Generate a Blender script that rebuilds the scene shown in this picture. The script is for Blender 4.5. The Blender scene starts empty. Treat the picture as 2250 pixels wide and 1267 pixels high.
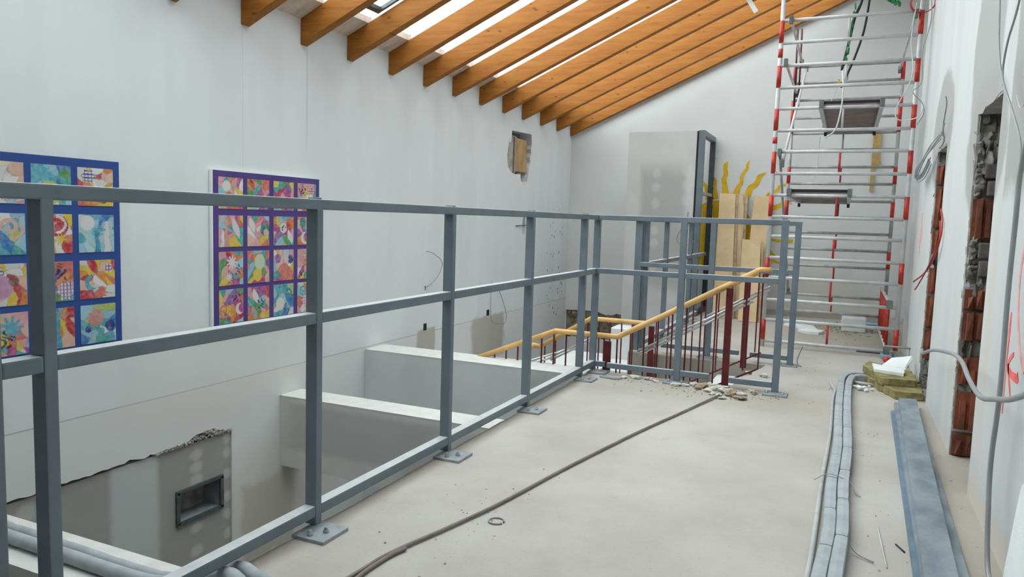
import bpy, bmesh, math, random
import numpy as np
from mathutils import Vector, Matrix, noise
from mathutils.geometry import tessellate_polygon

K = 1.24                       # metres per plan unit
SC = bpy.context.scene
COL = SC.collection
PI = math.pi

# ------------------------------------------------------------------ camera
YAW, PITCH, ROLL, FOC = 0.421183307, 0.0943721302, 0.0306377566, 1622.32479
fwd = Vector((-math.sin(YAW)*math.cos(PITCH), math.cos(YAW)*math.cos(PITCH), -math.sin(PITCH)))
rgt = Vector((math.cos(YAW), math.sin(YAW), 0)); up = rgt.cross(fwd)
r2 = math.cos(ROLL)*rgt + math.sin(ROLL)*up
u2 = -math.sin(ROLL)*rgt + math.cos(ROLL)*up
cam = bpy.data.cameras.new('camera'); cam.sensor_width = 36; cam.lens = FOC/2250*36
cam.clip_start = 0.02; cam.clip_end = 200
camo = bpy.data.objects.new('camera', cam); COL.objects.link(camo)
m = Matrix((r2, u2, -fwd)).transposed().to_4x4()
m.translation = Vector((1.69704857, 0, 1.15272727))*K
camo.matrix_world = m
SC.camera = camo

# ------------------------------------------------------------------ sky and exposure
w = bpy.data.worlds.new('overcast'); SC.world = w; w.use_nodes = True
bg = w.node_tree.nodes['Background']
bg.inputs[0].default_value = (0.955, 0.975, 1.0, 1); bg.inputs[1].default_value = 5.4
SC.view_settings.view_transform = 'Standard'; SC.view_settings.look = 'None'
SC.view_settings.gamma = 1; SC.view_settings.use_curve_mapping = False
SC.view_settings.exposure = 0.0

# ------------------------------------------------------------------ materials
class NT:
    def __init__(s, name):
        s.m = bpy.data.materials.new(name); s.m.use_nodes = True
        s.t = s.m.node_tree; s.t.nodes.clear()
        s.out = s.n('ShaderNodeOutputMaterial'); s.b = s.n('ShaderNodeBsdfPrincipled')
        s.l(s.b.outputs[0], s.out.inputs[0])
        s.b.inputs['Roughness'].default_value = 0.6
    def n(s, k, **kw):
        x = s.t.nodes.new(k)
        for a, b in kw.items(): setattr(x, a, b)
        return x
    def l(s, a, b): s.t.links.new(a, b)
    def pos(s):
        g = s.n('ShaderNodeNewGeometry'); v = s.n('ShaderNodeVectorMath', operation='SCALE')
        s.l(g.outputs['Position'], v.inputs[0]); v.inputs[3].default_value = 1/K
        return v.outputs[0]
    def obj(s):
        return s.n('ShaderNodeTexCoord').outputs['Object']
    def noise(s, vec, scale, detail=3, rough=0.55, stretch=None):
        if stretch:
            q = s.n('ShaderNodeVectorMath', operation='MULTIPLY'); s.l(vec, q.inputs[0]); q.inputs[1].default_value = stretch; vec = q.outputs[0]
        x = s.n('ShaderNodeTexNoise'); s.l(vec, x.inputs['Vector'])
        x.inputs['Scale'].default_value = scale; x.inputs['Detail'].default_value = detail; x.inputs['Roughness'].default_value = rough
        return x.outputs['Fac']
    def ramp(s, fac, a, b):
        x = s.n('ShaderNodeMapRange', interpolation_type='SMOOTHSTEP'); s.l(fac, x.inputs[0])
        x.inputs[1].default_value = a; x.inputs[2].default_value = b
        return x.outputs[0]
    def math(s, op, a, b=None):
        x = s.n('ShaderNodeMath', operation=op)
        for i, v in enumerate((a, b)):
            if v is None: continue
            if isinstance(v, (int, float)): x.inputs[i].default_value = v
            else: s.l(v, x.inputs[i])
        return x.outputs[0]
    def mix(s, fac, a, b, mode='MIX'):
        x = s.n('ShaderNodeMix', data_type='RGBA', blend_type=mode)
        for i, v in ((0, fac), (6, a), (7, b)):
            if isinstance(v, (int, float)): x.inputs[i].default_value = v
            elif isinstance(v, tuple): x.inputs[i].default_value = (*v, 1)
            else: s.l(v, x.inputs[i])
        return x.outputs[2]
    def col(s, c):
        if isinstance(c, tuple): s.b.inputs['Base Color'].default_value = (*c, 1)
        else: s.l(c, s.b.inputs['Base Color'])
    def bump(s, fac, strength=.3, dist=.01):
        x = s.n('ShaderNodeBump'); s.l(fac, x.inputs['Height']); x.inputs['Strength'].default_value = strength; x.inputs['Distance'].default_value = dist
        s.l(x.outputs[0], s.b.inputs['Normal'])
    def blot(s, vec, c, r, soft=.25, wob=.35, nscale=6, square=False, skip=0):
        """stain mask: 1 inside a wobbly ellipse or box (c, r in plan units; skip = axis ignored)"""
        a = s.n('ShaderNodeVectorMath', operation='SUBTRACT'); s.l(vec, a.inputs[0]); a.inputs[1].default_value = c
        d = s.n('ShaderNodeVectorMath', operation='DIVIDE'); s.l(a.outputs[0], d.inputs[0])
        rr = [x if i != skip else 1e6 for i, x in enumerate(r)]; d.inputs[1].default_value = rr
        if square:
            ab = s.n('ShaderNodeVectorMath', operation='ABSOLUTE'); s.l(d.outputs[0], ab.inputs[0])
            sp = s.n('ShaderNodeSeparateXYZ'); s.l(ab.outputs[0], sp.inputs[0])
            ln = s.math('MAXIMUM', s.math('MAXIMUM', sp.outputs[0], sp.outputs[1]), sp.outputs[2])
        else:
            q = s.n('ShaderNodeVectorMath', operation='LENGTH'); s.l(d.outputs[0], q.inputs[0]); ln = q.outputs['Value']
        n = s.math('MULTIPLY', s.math('SUBTRACT', s.noise(vec, nscale, 4, .6), .5), wob*2)
        f = s.math('ADD', ln, n)
        x = s.n('ShaderNodeMapRange', interpolation_type='SMOOTHSTEP'); s.l(f, x.inputs[0])
        x.inputs[1].default_value = 1+soft/2; x.inputs[2].default_value = 1-soft/2
        return x.outputs[0]

def simple(name, c, rough=.6, metal=0, var=.12, scale=8, bump=0, c2=None, bscale=60):
    t = NT(name); v = t.obj()
    f = t.noise(v, scale, 4)
    d = c2 or tuple(x*(1-var*2) for x in c)
    t.col(t.mix(t.ramp(f, .35, .7), c, d))
    t.b.inputs['Roughness'].default_value = rough; t.b.inputs['Metallic'].default_value = metal
    if bump: t.bump(t.noise(v, bscale, 3), bump, .004)
    return t.m
M = {}
M['primer'] = simple('primer', (.15, .178, .208), .42, 0, .10, 5, .08, (.125, .148, .175))
def mat_primer():
    t = NT('primer_skylit_dusty'); v = t.obj()
    c = t.mix(t.ramp(t.noise(v, 5, 4), .35, .7), (.158, .195, .232), (.13, .16, .192))
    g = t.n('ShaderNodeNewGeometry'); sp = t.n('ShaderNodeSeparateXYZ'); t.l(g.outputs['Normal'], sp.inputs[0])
    d = t.math('MULTIPLY', t.ramp(sp.outputs[2], .6, .95), t.math('ADD', t.math('MULTIPLY', t.noise(v, 9, 4, .7), .6), .5))  # upward faces painted paler: sky light on the tops, mixed with dust
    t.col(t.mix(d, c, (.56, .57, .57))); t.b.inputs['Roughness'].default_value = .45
    t.bump(t.noise(v, 60, 3), .08, .004)
    return t.m
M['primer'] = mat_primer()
M['primer_dark'] = simple('primer_dark', (.045, .055, .07), .5)
M['galv'] = simple('galv', (.36, .39, .41), .45, .25, .15, 14)
M['galv_frame'] = simple('galv_frame', (.13, .16, .16), .4, .6, .15, 14)
M['bolt'] = simple('bolt', (.5, .53, .54), .3, .8)
M['alu'] = simple('alu', (.60, .61, .62), .4, .1, .08, 9)
M['alu_grey'] = simple('alu_grey', (.48, .48, .47), .45, .15, .15, 9)
M['red'] = simple('red', (.62, .035, .02), .4, 0, .25, 10)
M['dark_red'] = simple('dark_red', (.13, .008, .012), .4, 0, .25, 14)
M['clamp'] = simple('clamp', (.17, .21, .18), .5, .4)
M['silver'] = simple('silver', (.62, .63, .64), .28, .5, .1, 20)
M['ply_dark'] = simple('ply_dark', (.25, .175, .16), .6, 0, .2, 7)
M['black'] = simple('black', (.012, .012, .013), .5)
M['green'] = simple('green', (.02, .22, .06), .6)
M['white_paint'] = simple('white_paint', (.74, .755, .75), .7, 0, .04, 2, .1)
M['white_sheet'] = simple('white_sheet', (.80, .82, .82), .6, 0, .03, 3)
M['foam_white'] = simple('foam_white', (.80, .83, .83), .8, 0, .04, 6, .3, None, 90)
M['wool'] = simple('wool', (.32, .27, .11), .95, 0, .25, 12, .9, None, 45)
M['wool_dark'] = simple('wool_dark', (.15, .115, .04), .95, 0, .25, 12, .9, None, 45)
M['cork'] = simple('cork', (.62, .45, .26), .75, 0, .07, 4, .1)
M['cork_edge'] = simple('cork_edge', (.50, .37, .24), .8, 0, .15, 14)
M['wood_rail'] = simple('wood_rail', (.80, .47, .16), .35, 0, .12, 6)
M['foam_grey'] = simple('foam_grey', (.37, .40, .42), .8, 0, .08, 12, .3)
M['pipe_white'] = simple('pipe_white', (.47, .475, .45), .5, 0, .08, 9)
M['conduit'] = simple('conduit', (.30, .305, .31), .45, 0, .06, 9)
M['cable_white'] = simple('cable_white', (.66, .68, .68), .5)
M['cable_grey'] = simple('cable_grey', (.32, .34, .35), .5)
M['cable_brown'] = simple('cable_brown', (.235, .185, .17), .6, 0, .15, 5)
M['cable_red'] = simple('cable_red', (.42, .03, .025), .5)
M['spray'] = simple('spray', (.95, .16, .15), .6, 0, .12, 18)
M['spray_soft'] = simple('spray_soft', (.88, .42, .41), .6, 0, .12, 18)
M['mortar'] = simple('mortar', (.29, .27, .235), .95, 0, .3, 12, .9, (.15, .14, .12), 30)
M['mortar_light'] = simple('mortar_light', (.42, .40, .37), .95, 0, .2, 9, .9, (.26, .24, .21), 30)
M['mortar_brown'] = simple('mortar_brown', (.36, .30, .23), .95, 0, .3, 9, 1, (.14, .11, .08), 22)
M['block'] = simple('block', (.33, .10, .052), .85, 0, .22, 9, .4, None, 60)
M['block_dark'] = simple('block_dark', (.24, .075, .04), .85, 0, .25, 9, .4)
M['brick_grey'] = simple('brick_grey', (.20, .165, .15), .9, 0, .25, 9, .6)
M['concrete'] = simple('concrete', (.30, .275, .24), .9, 0, .12, 4, .4)
M['plaster_chip'] = simple('plaster_chip', (.66, .63, .56), .9, 0, .2, 9, .5)
M['chip_brown'] = simple('chip_brown', (.40, .31, .2), .9, 0, .2, 9, .5)
M['blue_foam'] = simple('blue_foam', (.22, .42, .56), .8)
M['board_blue'] = simple('board_blue', (.016, .062, .26), .55, 0, .06, 3)
M['board_purple'] = simple('board_purple', (.075, .042, .21), .55, 0, .06, 3)
M['tape'] = simple('tape', (.55, .36, .14), .5, 0, .15, 9)
M['sun'] = simple('sun', (.80, .49, .008), .6, 0, .10, 7)
M['gold_plate'] = simple('yellow', (.7, .55, .06), .5)

def mat_wood_board():
    t = NT('particle_board'); v = t.obj()
    t.col(t.mix(t.ramp(t.noise(v, 14, 4, .6, (1, 1, .3)), .3, .7), (.50, .31, .14), (.34, .19, .08)))
    return t.m
M['wood_board'] = mat_wood_board()

def mat_rafter():
    t = NT('amber_timber'); v = t.obj()
    a = t.noise(v, 5, 5, .6, (.35, 3, 3)); b = t.noise(v, 26, 4, .6, (.12, 2, 2))
    c = t.mix(t.ramp(a, .3, .72), (.39, .155, .027), (.31, .108, .017))
    c = t.mix(t.math('MULTIPLY', t.ramp(b, .45, .75), .55), c, (.22, .065, .013))
    vo = t.n('ShaderNodeTexVoronoi'); q = t.n('ShaderNodeVectorMath', operation='MULTIPLY'); t.l(v, q.inputs[0]); q.inputs[1].default_value = (4.5, 0, 9.5)
    t.l(q.outputs[0], vo.inputs['Vector']); vo.inputs['Scale'].default_value = 1
    k = t.n('ShaderNodeMapRange'); t.l(vo.outputs['Distance'], k.inputs[0]); k.inputs[1].default_value = .13; k.inputs[2].default_value = .07
    c = t.mix(t.math('MULTIPLY', k.outputs[0], .75), c, (.15, .035, .01))
    t.col(c); t.b.inputs['Roughness'].default_value = .6
    t.b.inputs['Specular IOR Level'].default_value = .25; t.bump(b, .1, .003)
    return t.m
M['rafter'] = mat_rafter()

def mat_sheath():
    t = NT('whitewashed_boards'); v = t.pos()
    c = t.mix(t.ramp(t.noise(v, 7, 5, .6, (1, 2.5, 1)), .35, .7), (.72, .62, .52), (.58, .46, .36))
    t.col(c); return t.m
M['sheath'] = mat_sheath()

def mat_wall_left():
    t = NT('left_wall_paint'); v = t.pos()
    c = t.mix(t.ramp(t.noise(v, 1.3, 3, .5, (1, 3, .4)), .3, .75), (.70, .722, .728), (.655, .675, .68))
    sp = t.n('ShaderNodeSeparateXYZ'); t.l(v, sp.inputs[0])
    low = t.ramp(sp.outputs[2], .035, .005)
    low = t.n('ShaderNodeMapRange'); t.l(sp.outputs[2], low.inputs[0]); low.inputs[1].default_value = .022; low.inputs[2].default_value = .010
    c = t.mix(low.outputs[0], c, (.67, .675, .66))
    # seam line and hairline joints
    def line(ax, p, hw, lo, hi, colr, amt):
        nonlocal c
        cc = [0, 5, 1.]; rr = [1, 99, 99]
        if ax == 2: cc = [0, (lo+hi)/2, p]; rr = [1, (hi-lo)/2, hw]
        else: cc = [0, p, (lo+hi)/2]; rr = [1, hw, (hi-lo)/2]
        k = t.blot(v, cc, rr, .6, 0, 6, True, 0)
        c = t.mix(t.math('MULTIPLY', k, amt), c, colr)
    line(2, .016, .004, -2, 11, (.42, .40, .37), .8)
    line(1, 3.80, .002, 1.45, 2.4, (.45, .45, .45), .6)
    line(1, 4.44, .0025, 1.66, 2.4, (.30, .30, .30), .8)
    line(1, 9.05, .004, .1, 2.4, (.5, .5, .5), .5)
    grey = (.40, .37, .315)
    for cc, rr in (((0, 6.22, -.09), (1, .17, .14)), ((0, 7.62, -.22), (1, .42, .25)), ((0, 4.05, -1.05), (1, .26, .28))):
        k = t.blot(v, cc, rr, .25, .22, 7, True, 0)
        c = t.mix(t.math('MULTIPLY', k, .85), c, grey)
    # soft discolouration over the lower plaster
    k = t.blot(v, (0, 3.6, .1), (1, .9, .35), .9, .5, 4, False, 0)
    c = t.mix(t.math('MULTIPLY', k, .35), c, (.66, .62, .55))
    k = t.blot(v, (0, 4.1, -.95), (1, .6, .45), .9, .5, 4, False, 0)
    c = t.mix(t.math('MULTIPLY', k, .5), c, (.60, .55, .46))
    # dark specks of mastic near the far end
    vo = t.n('ShaderNodeTexVoronoi'); q = t.n('ShaderNodeVectorMath', operation='MULTIPLY'); t.l(v, q.inputs[0]); q.inputs[1].default_value = (0, 17, 12)
    t.l(q.outputs[0], vo.inputs['Vector']); vo.inputs['Scale'].default_value = 1
    k1 = t.n('ShaderNodeMapRange'); t.l(vo.outputs['Distance'], k1.inputs[0]); k1.inputs[1].default_value = .27; k1.inputs[2].default_value = .19
    spc = t.n('ShaderNodeSeparateColor'); t.l(vo.outputs['Color'], spc.inputs[0])
    keep = t.math('GREATER_THAN', spc.outputs[0], .35)
    reg = t.blot(v, (0, 9.72, .45), (1, .34, .85), .6, .25, 3, False, 0)
    k = t.math('MULTIPLY', t.math('MULTIPLY', k1.outputs[0], keep), reg)
    c = t.mix(k, c, (.12, .11, .10))
    t.col(c); t.b.inputs['Roughness'].default_value = .75
    t.bump(t.noise(v, 45, 3), .12, .004)
    return t.m
M['wall_left'] = mat_wall_left()

def mat_wall_right():
    t = NT('right_wall_plaster'); v = t.pos()
    c = t.mix(t.ramp(t.noise(v, 1.4, 3, .5, (1, 3, .35)), .3, .75), (.575, .585, .582), (.53, .54, .535))
    grey = (.34, .335, .32)
    for cc, rr, wob, sq in (((0, 4.25, 2.0), (1, .42, .62), .18, False), ((0, 4.1, 1.55), (1, .55, .35), .15, False),
                       ((0, 3.3, 2.05), (1, .22, .75), .18, True), ((0, 5.95, 1.82), (1, .55, .42), .2, False),
                       ((0, 5.1, -.1), (1, 2.2, .10), .25, True)):
        k = t.blot(v, cc, rr, .16, wob, 3, sq, 0)
        c = t.mix(t.math('MULTIPLY', k, .9), c, grey)
    # brown scuffs by the openings and the floor
    for cc, rr, a in (((0, 3.58, .5), (1, .07, .7), .45), ((0, 3.0, 0), (1, 1.3, .12), .6), ((0, 4.55, .3), (1, .1, .5), .3)):
        k = t.blot(v, cc, rr, .9, .5, 8, False, 0)
        c = t.mix(t.math('MULTIPLY', k, a), c, (.62, .53, .44))
    t.col(c); t.b.inputs['Roughness'].default_value = .8
    t.bump(t.noise(v, 50, 3), .12, .004)
    return t.m
M['wall_right'] = mat_wall_right()

def mat_wall_far():
    t = NT('far_wall_paint'); v = t.pos()
    c = t.mix(t.ramp(t.noise(v, 1.2, 3, .5), .3, .75), (.73, .745, .74), (.68, .69, .685))
    k = t.blot(v, (1.4, 0, .25), (.7, 1, .35), .9, .5, 3, False, 1)
    c = t.mix(t.math('MULTIPLY', k, .45), c, (.55, .49, .40))
    k = t.blot(v, (1.35, 0, .02), (1.0, 1, .055), .5, .6, 9, True, 1)
    c = t.mix(t.math('MULTIPLY', k, .7), c, (.30, .26, .21))
    t.col(c); t.b.inputs['Roughness'].default_value = .8
    return t.m
M['wall_far'] = mat_wall_far()

def mat_floor():
    t = NT('screed'); v = t.pos()
    c = t.mix(t.ramp(t.noise(v, 1.6, 5, .6), .3, .72), (.47, .44, .402), (.39, .355, .315))
    c = t.mix(t.math('MULTIPLY', t.ramp(t.noise(v, 3.2, 5, .65), .58, .75), (.45)), c, (.37, .315, .245))
    c = t.mix(t.math('MULTIPLY', t.ramp(t.noise(v, 60, 4, .7), .58, .70), .45), c, (.26, .235, .20))
    # trodden dust along the wall and around the stair opening
    k = t.blot(v, (1.1, 5.1, 0), (1.1, .38, 1), .9, .5, 5, False, 2)
    c = t.mix(t.math('MULTIPLY', k, .45), c, (.34, .30, .24))
    k = t.blot(v, (1.6, 8.8, 0), (1.2, 1.2, 1), .9, .6, 4, False, 2)
    c = t.mix(t.math('MULTIPLY', k, .45), c, (.34, .28, .215))
    k = t.blot(v, (2.25, 4, 0), (.16, 5, 1), .9, .4, 6, True, 2)
    c = t.mix(t.math('MULTIPLY', k, .5), c, (.32, .265, .21))
    k = t.blot(v, (0, 3, 0), (.06, 2.6, 1), .9, .4, 6, True, 2)
    c = t.mix(t.math('MULTIPLY', k, .5), c, (.30, .25, .195))
    t.col(c); t.b.inputs['Roughness'].default_value = .8
    t.bump(t.math('ADD', t.noise(v, 55, 4, .65), t.noise(v, 6, 3)), .22, .006)
    return t.m
M['floor'] = mat_floor()

def mat_drywall(name, base, joint, spots, bands, pl=0):
    t = NT(name); v = t.pos()
    c = t.mix(t.ramp(t.noise(v, 2.5, 4, .6), .3, .7), base, tuple(x*.9 for x in base))
    for cc, rr, a in bands:
        k = t.blot(v, cc, rr, .35, .12, 5, True, pl); c = t.mix(t.math('MULTIPLY', k, a), c, joint)
    for cc, rr in spots:
        k = t.blot(v, cc, rr, .8, .5, 16, False, pl); c = t.mix(t.math('MULTIPLY', k, .38), c, (.66, .67, .66))
    t.col(c); t.b.inputs['Roughness'].default_value = .8
    return t.m
sp1 = [((0, 3.40, z), (1, .05, .035)) for z in (-.42, -.50, -.585, -.90, -1.06, -1.2)] + [((0, 3.66, z), (1, .035, .035)) for z in (-.38, -.48, -.62, -.78, -.9, -1.04)] \
    + [((0, 2.32, z), (1, .05, .05)) for z in (-.42, -.55, -.72)]
M['panel'] = mat_drywall('recess_panel', (.34, .325, .30), (.50, .515, .505), sp1, [((0, 2.95, -.9), (1, .16, 1), .9)])
sp2 = [((-.52, 0, z), (.05, 1, .06)) for z in (1.78, 1.6, 1.4, 1.05, .9, .6)] + [((-.13, 0, z), (.07, 1, .07)) for z in (1.8, 1.62, 1.45, 1.15, .95, .75)] + [((-.3, 0, .2), (.1, 1, .12))]
M['cabinet_panel'] = mat_drywall('boxed_panel', (.62, .625, .61), (.42, .42, .405), sp2, [((-.43, 0, 1.07), (.28, 1, .76), .95)], 1)
M['beam_face'] = mat_drywall('beam_face', (.60, .59, .565), (.40, .395, .38), [], [((-1.3, 0, -.4), (.62, 1, .17), .75), ((-.5, 0, -.45), (.5, 1, .2), .6)], 1)
M['beam_face_grey'] = mat_drywall('beam_face_grey', (.60, .62, .62), (.40, .395, .37), [], [((-.28, 0, -.5), (.22, 1, .5), .8)], 1)
def mat_galvplank():
    t = NT('galvanised'); v = t.obj()
    c = t.mix(t.ramp(t.noise(v, 6, 5, .6, (1, .6, 1)), .3, .72), (.34, .395, .43), (.17, .215, .25))
    c = t.mix(t.math('MULTIPLY', t.ramp(t.noise(v, 11, 5, .7), .62, .72), .5), c, (.50, .44, .34))
    t.col(c); t.b.inputs['Roughness'].default_value = .45; t.b.inputs['Metallic'].default_value = .35
    return t.m
M['galvplank'] = mat_galvplank()
M['galvblue'] = simple('galvblue', (.17, .26, .34), .45, .3, .15, 6)
def mat_glass():
    t = NT('glazing')
    tr = t.n('ShaderNodeBsdfTransparent'); tr.inputs[0].default_value = (.90, .94, .94, 1)
    gl = t.n('ShaderNodeBsdfGlossy'); gl.inputs['Roughness'].default_value = .02
    fr = t.n('ShaderNodeFresnel'); fr.inputs[0].default_value = 1.12
    mx = t.n('ShaderNodeMixShader'); t.l(t.math('MULTIPLY', fr.outputs[0], .25), mx.inputs[0]); t.l(tr.outputs[0], mx.inputs[1]); t.l(gl.outputs[0], mx.inputs[2])
    t.l(mx.outputs[0], t.out.inputs[0]); return t.m
M['glass'] = mat_glass()
def mat_picture():
    t = NT('watercolour'); a = t.n('ShaderNodeVertexColor'); a.layer_name = 'Col'
    c = t.mix(t.math('MULTIPLY', t.ramp(t.noise(t.obj(), 30, 4, .6), .35, .75), .28), a.outputs[0], (.80, .80, .78))
    c = t.mix(1.0, c, (.76, .74, .74), 'MULTIPLY')
    t.col(c); t.b.inputs['Roughness'].default_value = .85; return t.m
M['picture'] = mat_picture()

# ------------------------------------------------------------------ mesh building
class MB:
    def __init__(s): s.v = []; s.f = []; s.mi = []; s.sm = []
    def add(s, vs, fs, mi=0, sm=False):
        o = len(s.v); s.v += [Vector(p) for p in vs]
        for f in fs: s.f.append([i+o for i in f]); s.mi.append(mi); s.sm.append(sm)
        return s
    def box(s, x0, x1, y0, y1, z0, z1, mi=0):
        return s.add([(x0,y0,z0),(x1,y0,z0),(x1,y1,z0),(x0,y1,z0),(x0,y0,z1),(x1,y0,z1),(x1,y1,z1),(x0,y1,z1)],
                     [(0,3,2,1),(4,5,6,7),(0,1,5,4),(1,2,6,5),(2,3,7,6),(3,0,4,7)], mi)
    def bev(s, x0, x1, y0, y1, z0, z1, b=.004, mi=0):
        bm = bmesh.new(); bmesh.ops.create_cube(bm, size=1)
        for v in bm.verts: v.co = Vector(((x0+x1)/2+v.co.x*(x1-x0), (y0+y1)/2+v.co.y*(y1-y0), (z0+z1)/2+v.co.z*(z1-z0)))
        bmesh.ops.bevel(bm, geom=bm.edges[:], offset=b, segments=2, affect='EDGES', profile=.6)
        return s.frombm(bm, mi)
    def frombm(s, bm, mi=0, sm=False):
        bm.verts.index_update()
        s.add([v.co.copy() for v in bm.verts], [[v.index for v in f.verts] for f in bm.faces], mi, sm); bm.free(); return s
    def hexa(s, p, mi=0):       # 8 points: bottom ring then top ring
        return s.add(p, [(0,3,2,1),(4,5,6,7),(0,1,5,4),(1,2,6,5),(2,3,7,6),(3,0,4,7)], mi)
    def bar(s, a, b, w, h, upv=(0,0,1), mi=0):
        a = Vector(a); b = Vector(b); d = (b-a).normalized(); upv = Vector(upv)
        if abs(d.dot(upv)) > .99: upv = Vector((1,0,0))
        r = d.cross(upv).normalized()*w/2; u = r.cross(d).normalized()*h/2
        return s.hexa([a-r-u, a+r-u, b+r-u, b-r-u, a-r+u, a+r+u, b+r+u, b-r+u], mi)
    def tube(s, pts, r, n=8, mi=0, caps=True):
        pts = [Vector(p) for p in pts]; m_ = len(pts)
        rr = r if isinstance(r, (list, tuple)) else [r]*m_
        vs = []; fr = None
        for i, p in enumerate(pts):
            d = (pts[min(i+1, m_-1)]-pts[max(i-1, 0)]).normalized()
            if fr is None:
                fr = d.orthogonal().normalized()
            fr = (fr-d*fr.dot(d)).normalized(); b = d.cross(fr)
            for k in range(n):
                a = 2*PI*k/n; vs.append(p+(fr*math.cos(a)+b*math.sin(a))*rr[i])
        fs = [(i*n+k, i*n+(k+1) % n, (i+1)*n+(k+1) % n, (i+1)*n+k) for i in range(m_-1) for k in range(n)]
        o = len(s.v); s.add(vs, fs, mi, True)
        if caps:
            s.f.append([o+k for k in range(n)][::-1]); s.mi.append(mi); s.sm.append(False)
            s.f.append([o+(m_-1)*n+k for k in range(n)]); s.mi.append(mi); s.sm.append(False)
        return s
    def poly(s, outline, holes, axis, lo, hi, mi=0):
        """flat polygon (2-D outline, holes) extruded along axis between lo and hi"""
        def P(p, q):
            if axis == 'x': return Vector((q, p[0], p[1]))
            if axis == 'y': return Vector((p[0], q, p[1]))
            return Vector((p[0], p[1], q))
        loops = [list(outline)]+[list(h) for h in holes]
        flat = [p for l in loops for p in l]
        tris = tessellate_polygon([[Vector((p[0], p[1], 0)) for p in l] for l in loops])
        n = len(flat)
        s.add([P(p, lo) for p in flat]+[P(p, hi) for p in flat],
              [tuple(t) for t in tris]+[tuple(i+n for i in t[::-1]) for t in tris], mi)
        base = len(s.v)-2*n; k = 0
        for l in loops:
            for i in range(len(l)):
                a = k+i; b = k+(i+1) % len(l)
                s.f.append([base+a, base+b, base+b+n, base+a+n]); s.mi.append(mi); s.sm.append(False)
            k += len(l)
        return s
    def rock(s, c, size, seed, rough=.3, sub=1, mi=0, sm=False):
        bm = bmesh.new(); bmesh.ops.create_icosphere(bm, subdivisions=sub, radius=1)
        for v in bm.verts:
            k = 1+rough*2*noise.noise(v.co*1.3+Vector((seed*3.1, seed*1.7, 5)))
            v.co = Vector((v.co.x*size[0]*k, v.co.y*size[1]*k, v.co.z*size[2]*k))
        rz = Matrix.Rotation(seed*2.4, 3, 'Z')
        for v in bm.verts: v.co = rz @ v.co; v.co.z = max(v.co.z, -size[2]*.8); v.co += Vector(c)
        return s.frombm(bm, mi, sm)
def build(name, mb, mat, parent=None, origin=None):
    """one mesh object from plan coordinates; children sit relative to their parent's base"""
    base = Vector((0, 0, 0))
    if parent is not None: base = parent['_b'] if False else BASE[parent.name]
    if origin is None:
        if parent is None: o = Vector((0, 0, 0))
        else: o = base.copy()
    else: o = Vector(origin)
    me = bpy.data.meshes.new(name)
    me.from_pydata([((v-o)*K)[:] for v in mb.v], [], mb.f)
    mats = mat if isinstance(mat, (list, tuple)) else [mat]
    for q in mats: me.materials.append(M[q])
    me.polygons.foreach_set('material_index', mb.mi); me.polygons.foreach_set('use_smooth', mb.sm)
    bm = bmesh.new(); bm.from_mesh(me); bmesh.ops.recalc_face_normals(bm, faces=bm.faces); bm.to_mesh(me); bm.free()
    me.update()
    ob = bpy.data.objects.new(name, me); COL.objects.link(ob)
    if parent is not None: ob.parent = parent
    ob.location = (o-base)*K
    BASE[ob.name] = o
    return ob
BASE = {}
def thing(name, label, cat, loc=(0, 0, 0), group=None):
    o = bpy.data.objects.new(name, None); COL.objects.link(o); o.empty_display_size = .1
    o.location = Vector(loc)*K; BASE[o.name] = Vector(loc)
    o['label'] = label; o['category'] = cat
    if group: o['group'] = group
    return o
def tag(o, label, cat, group=None):
    o['label'] = label; o['category'] = cat
    if group: o['group'] = group
    return o
def solo(name, mb, mat, label, cat, group=None, origin=None):
    if origin is None:
        xs = [v.x for v in mb.v]; ys = [v.y for v in mb.v]; zs = [v.z for v in mb.v]
        origin = ((min(xs)+max(xs))/2, (min(ys)+max(ys))/2, min(zs))
    return tag(build(name, mb, mat, None, origin), label, cat, group)
def struct(name, mb, mat, parent=None):
    o = build(name, mb, mat, parent)
    if parent is None: o['kind'] = 'structure'
    return o
def smooth(pts, n=6):
    pts = [Vector(p) for p in pts]; out = []
    for i in range(len(pts)-1):
        p0 = pts[max(i-1, 0)]; p1 = pts[i]; p2 = pts[i+1]; p3 = pts[min(i+2, len(pts)-1)]
        for k in range(n):
            t = k/n
            out.append(.5*((2*p1)+(-p0+p2)*t+(2*p0-5*p1+4*p2-p3)*t*t+(-p0+3*p1-3*p2+p3)*t**3))
    out.append(pts[-1]); return out
def jag(a, b, n, amp, rnd, perp=None):
    """ragged 2-D line from a to b"""
    a = Vector(a); b = Vector(b); d = b-a; q = Vector((-d.y, d.x)).normalized()
    return [tuple(a+d*((i+(rnd.uniform(-.3, .3) if 0 < i < n else 0))/n)+q*(rnd.uniform(-amp, amp) if 0 < i < n else 0)) for i in range(n)]
R = random.Random(7)
S = .4455                                   # roof pitch
def roof(x, off=0): return 2.545+S*(x+2)+off   # top of the rafters

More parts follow.
